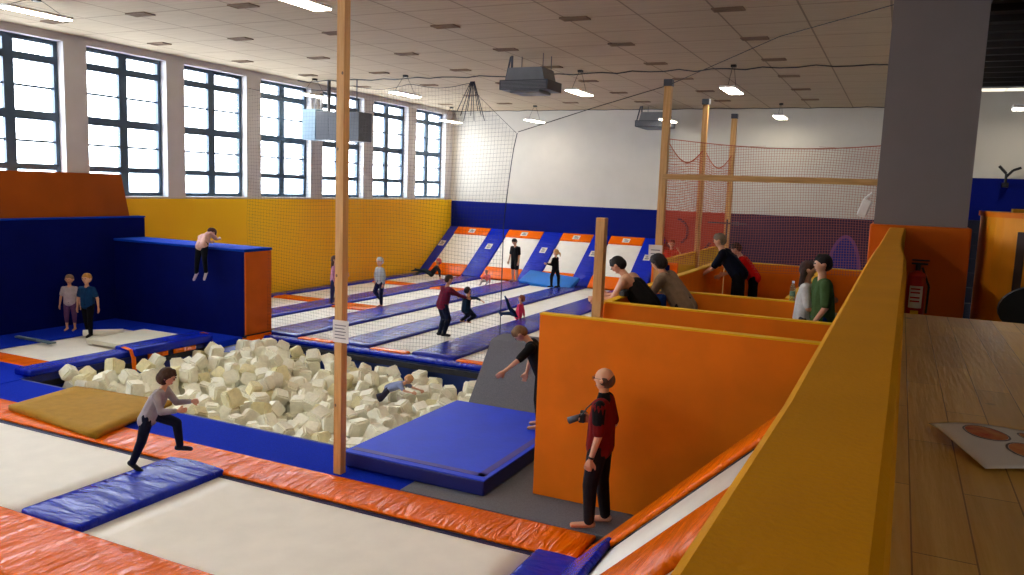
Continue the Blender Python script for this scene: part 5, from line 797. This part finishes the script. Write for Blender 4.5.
person('woman with long brown hair and white shirt facing the person in green', (-1.13, 11.95, D), -.9-.6, 1.68, pose(torso=(0, .05, 1), armL=(-.2, .2, -1), foreL=(.2, 1, .3), armR=(.2, .2, -1), foreR=(-.2, 1, -.2)), ((196, 196, 196), (70, 70, 80)), hair='long', haircol=(60, 36, 28), sleeve=.4)
person('small figure in red far away below the middle net post', (-6.1, 23.8, .9), PI, 1.35, pose(armL=(-.6, .3, -.3), foreL=(.2, .5, .5)), ((190, 40, 28), (60, 40, 50)), kid=True, hair='short', haircol=(120, 50, 30), sleeve=.4)
tag(MB().box(-6.8, -5.4, 23.2, 24.4, 0, .88, .02).build('landing_block', M['ory']), 'orange landing block the far red figure stands on', 'platform')
# ---------------------------------------------------------------- foam cubes
CU = [[int(v)/100 for v in r.split()] for r in FOAM.split(';')]
def fcube(seed, sx=.5, sy=.5, sz=.5):
    b = MB(); r = random.Random(seed); bmesh.ops.create_cube(b.bm, size=1)
    for v in b.bm.verts: v.co += Vector([r.uniform(-.09, .09) for _ in range(3)])
    bmesh.ops.bevel(b.bm, geom=b.bm.edges[:], offset=.11, segments=2, affect='EDGES'); return b
protos = []
for i in range(5):
    me = bpy.data.meshes.new('foam_cube'); b = fcube(i); b.bm.to_mesh(me); b.bm.free(); me.materials.append(M['foamy'] if i == 4 else M['foam'])
    for p in me.polygons: p.use_smooth = False
    protos.append(me)
CU = [c for c in CU if not (-8.9 < c[0] < -7.9 and 12.15 < c[1] < 12.6 and c[2] > -.32)]
TOP = [c for c in CU if c[2] > -.40]; REST = [c for c in CU if c[2] <= -.40]
TOP.sort(key=lambda c: c[0]**2+c[1]**2); REST += TOP[300:]; TOP = TOP[:300]
for i, c in enumerate(TOP):
    o = bpy.data.objects.new('foam_cube', protos[(i*7+i//5) % 5 if i % 3 else i % 4]); C.objects.link(o)
    o.location = (c[0], c[1], c[2]-.1); o.rotation_euler = (c[3]+random.uniform(-.6, .6), c[4]+random.uniform(-.6, .6), c[5]); o.scale = [v*1.03 for v in c[6:9]]
    tag(o, 'cream foam cube lying in the foam pit', 'foam cube', 'foam cubes in the pit')
bb = bmesh.new()
for i, c in enumerate(REST):
    n0 = len(bb.verts); bb.from_mesh(protos[i % 4]); bb.verts.ensure_lookup_table()
    mt = Matrix.Translation((c[0], c[1], c[2]-.12)) @ Euler(c[3:6]).to_matrix().to_4x4() @ Matrix.Diagonal((*[v*1.03 for v in c[6:9]], 1))
    bmesh.ops.transform(bb, matrix=mt, verts=bb.verts[n0:])
me = bpy.data.meshes.new('foam_cubes'); bb.to_mesh(me); bb.free(); me.materials.append(M['foam']); o = bpy.data.objects.new('foam_cubes', me); C.objects.link(o)
tag(o, 'deeper layer of cream foam cubes filling the pit', 'foam cubes', None, 'stuff')
# pieces that belong to a part hang below that part
SUB = {'eyes': 'body', 'mouth': 'body', 'collar': 'shirt', 'shoulder_panel': 'shirt', 'print_line': ('sheet', 'instruction_label'), 'diffuser': 'lamp_housing', 'louvres': 'heater_body', 'slats': 'vent_frame', 'knot': 'timber', 'patch_print': 'white_patch', 'bottle_cap': 'bottle_body', 'bottle_label': 'bottle_body', 'lens': 'camera_body', 'hose': 'valve_lever'}
bn_ = lambda o: o.name.split('.')[0]
for o in list(bpy.data.objects):
    want = SUB.get(bn_(o))
    if want and o.parent:
        c = [k for k in o.parent.children if bn_(k) in ((want,) if isinstance(want, str) else want)]
        if c:
            mb = c[0].matrix_basis.inverted() @ o.matrix_basis; o.parent = c[0]; o.matrix_basis = mb
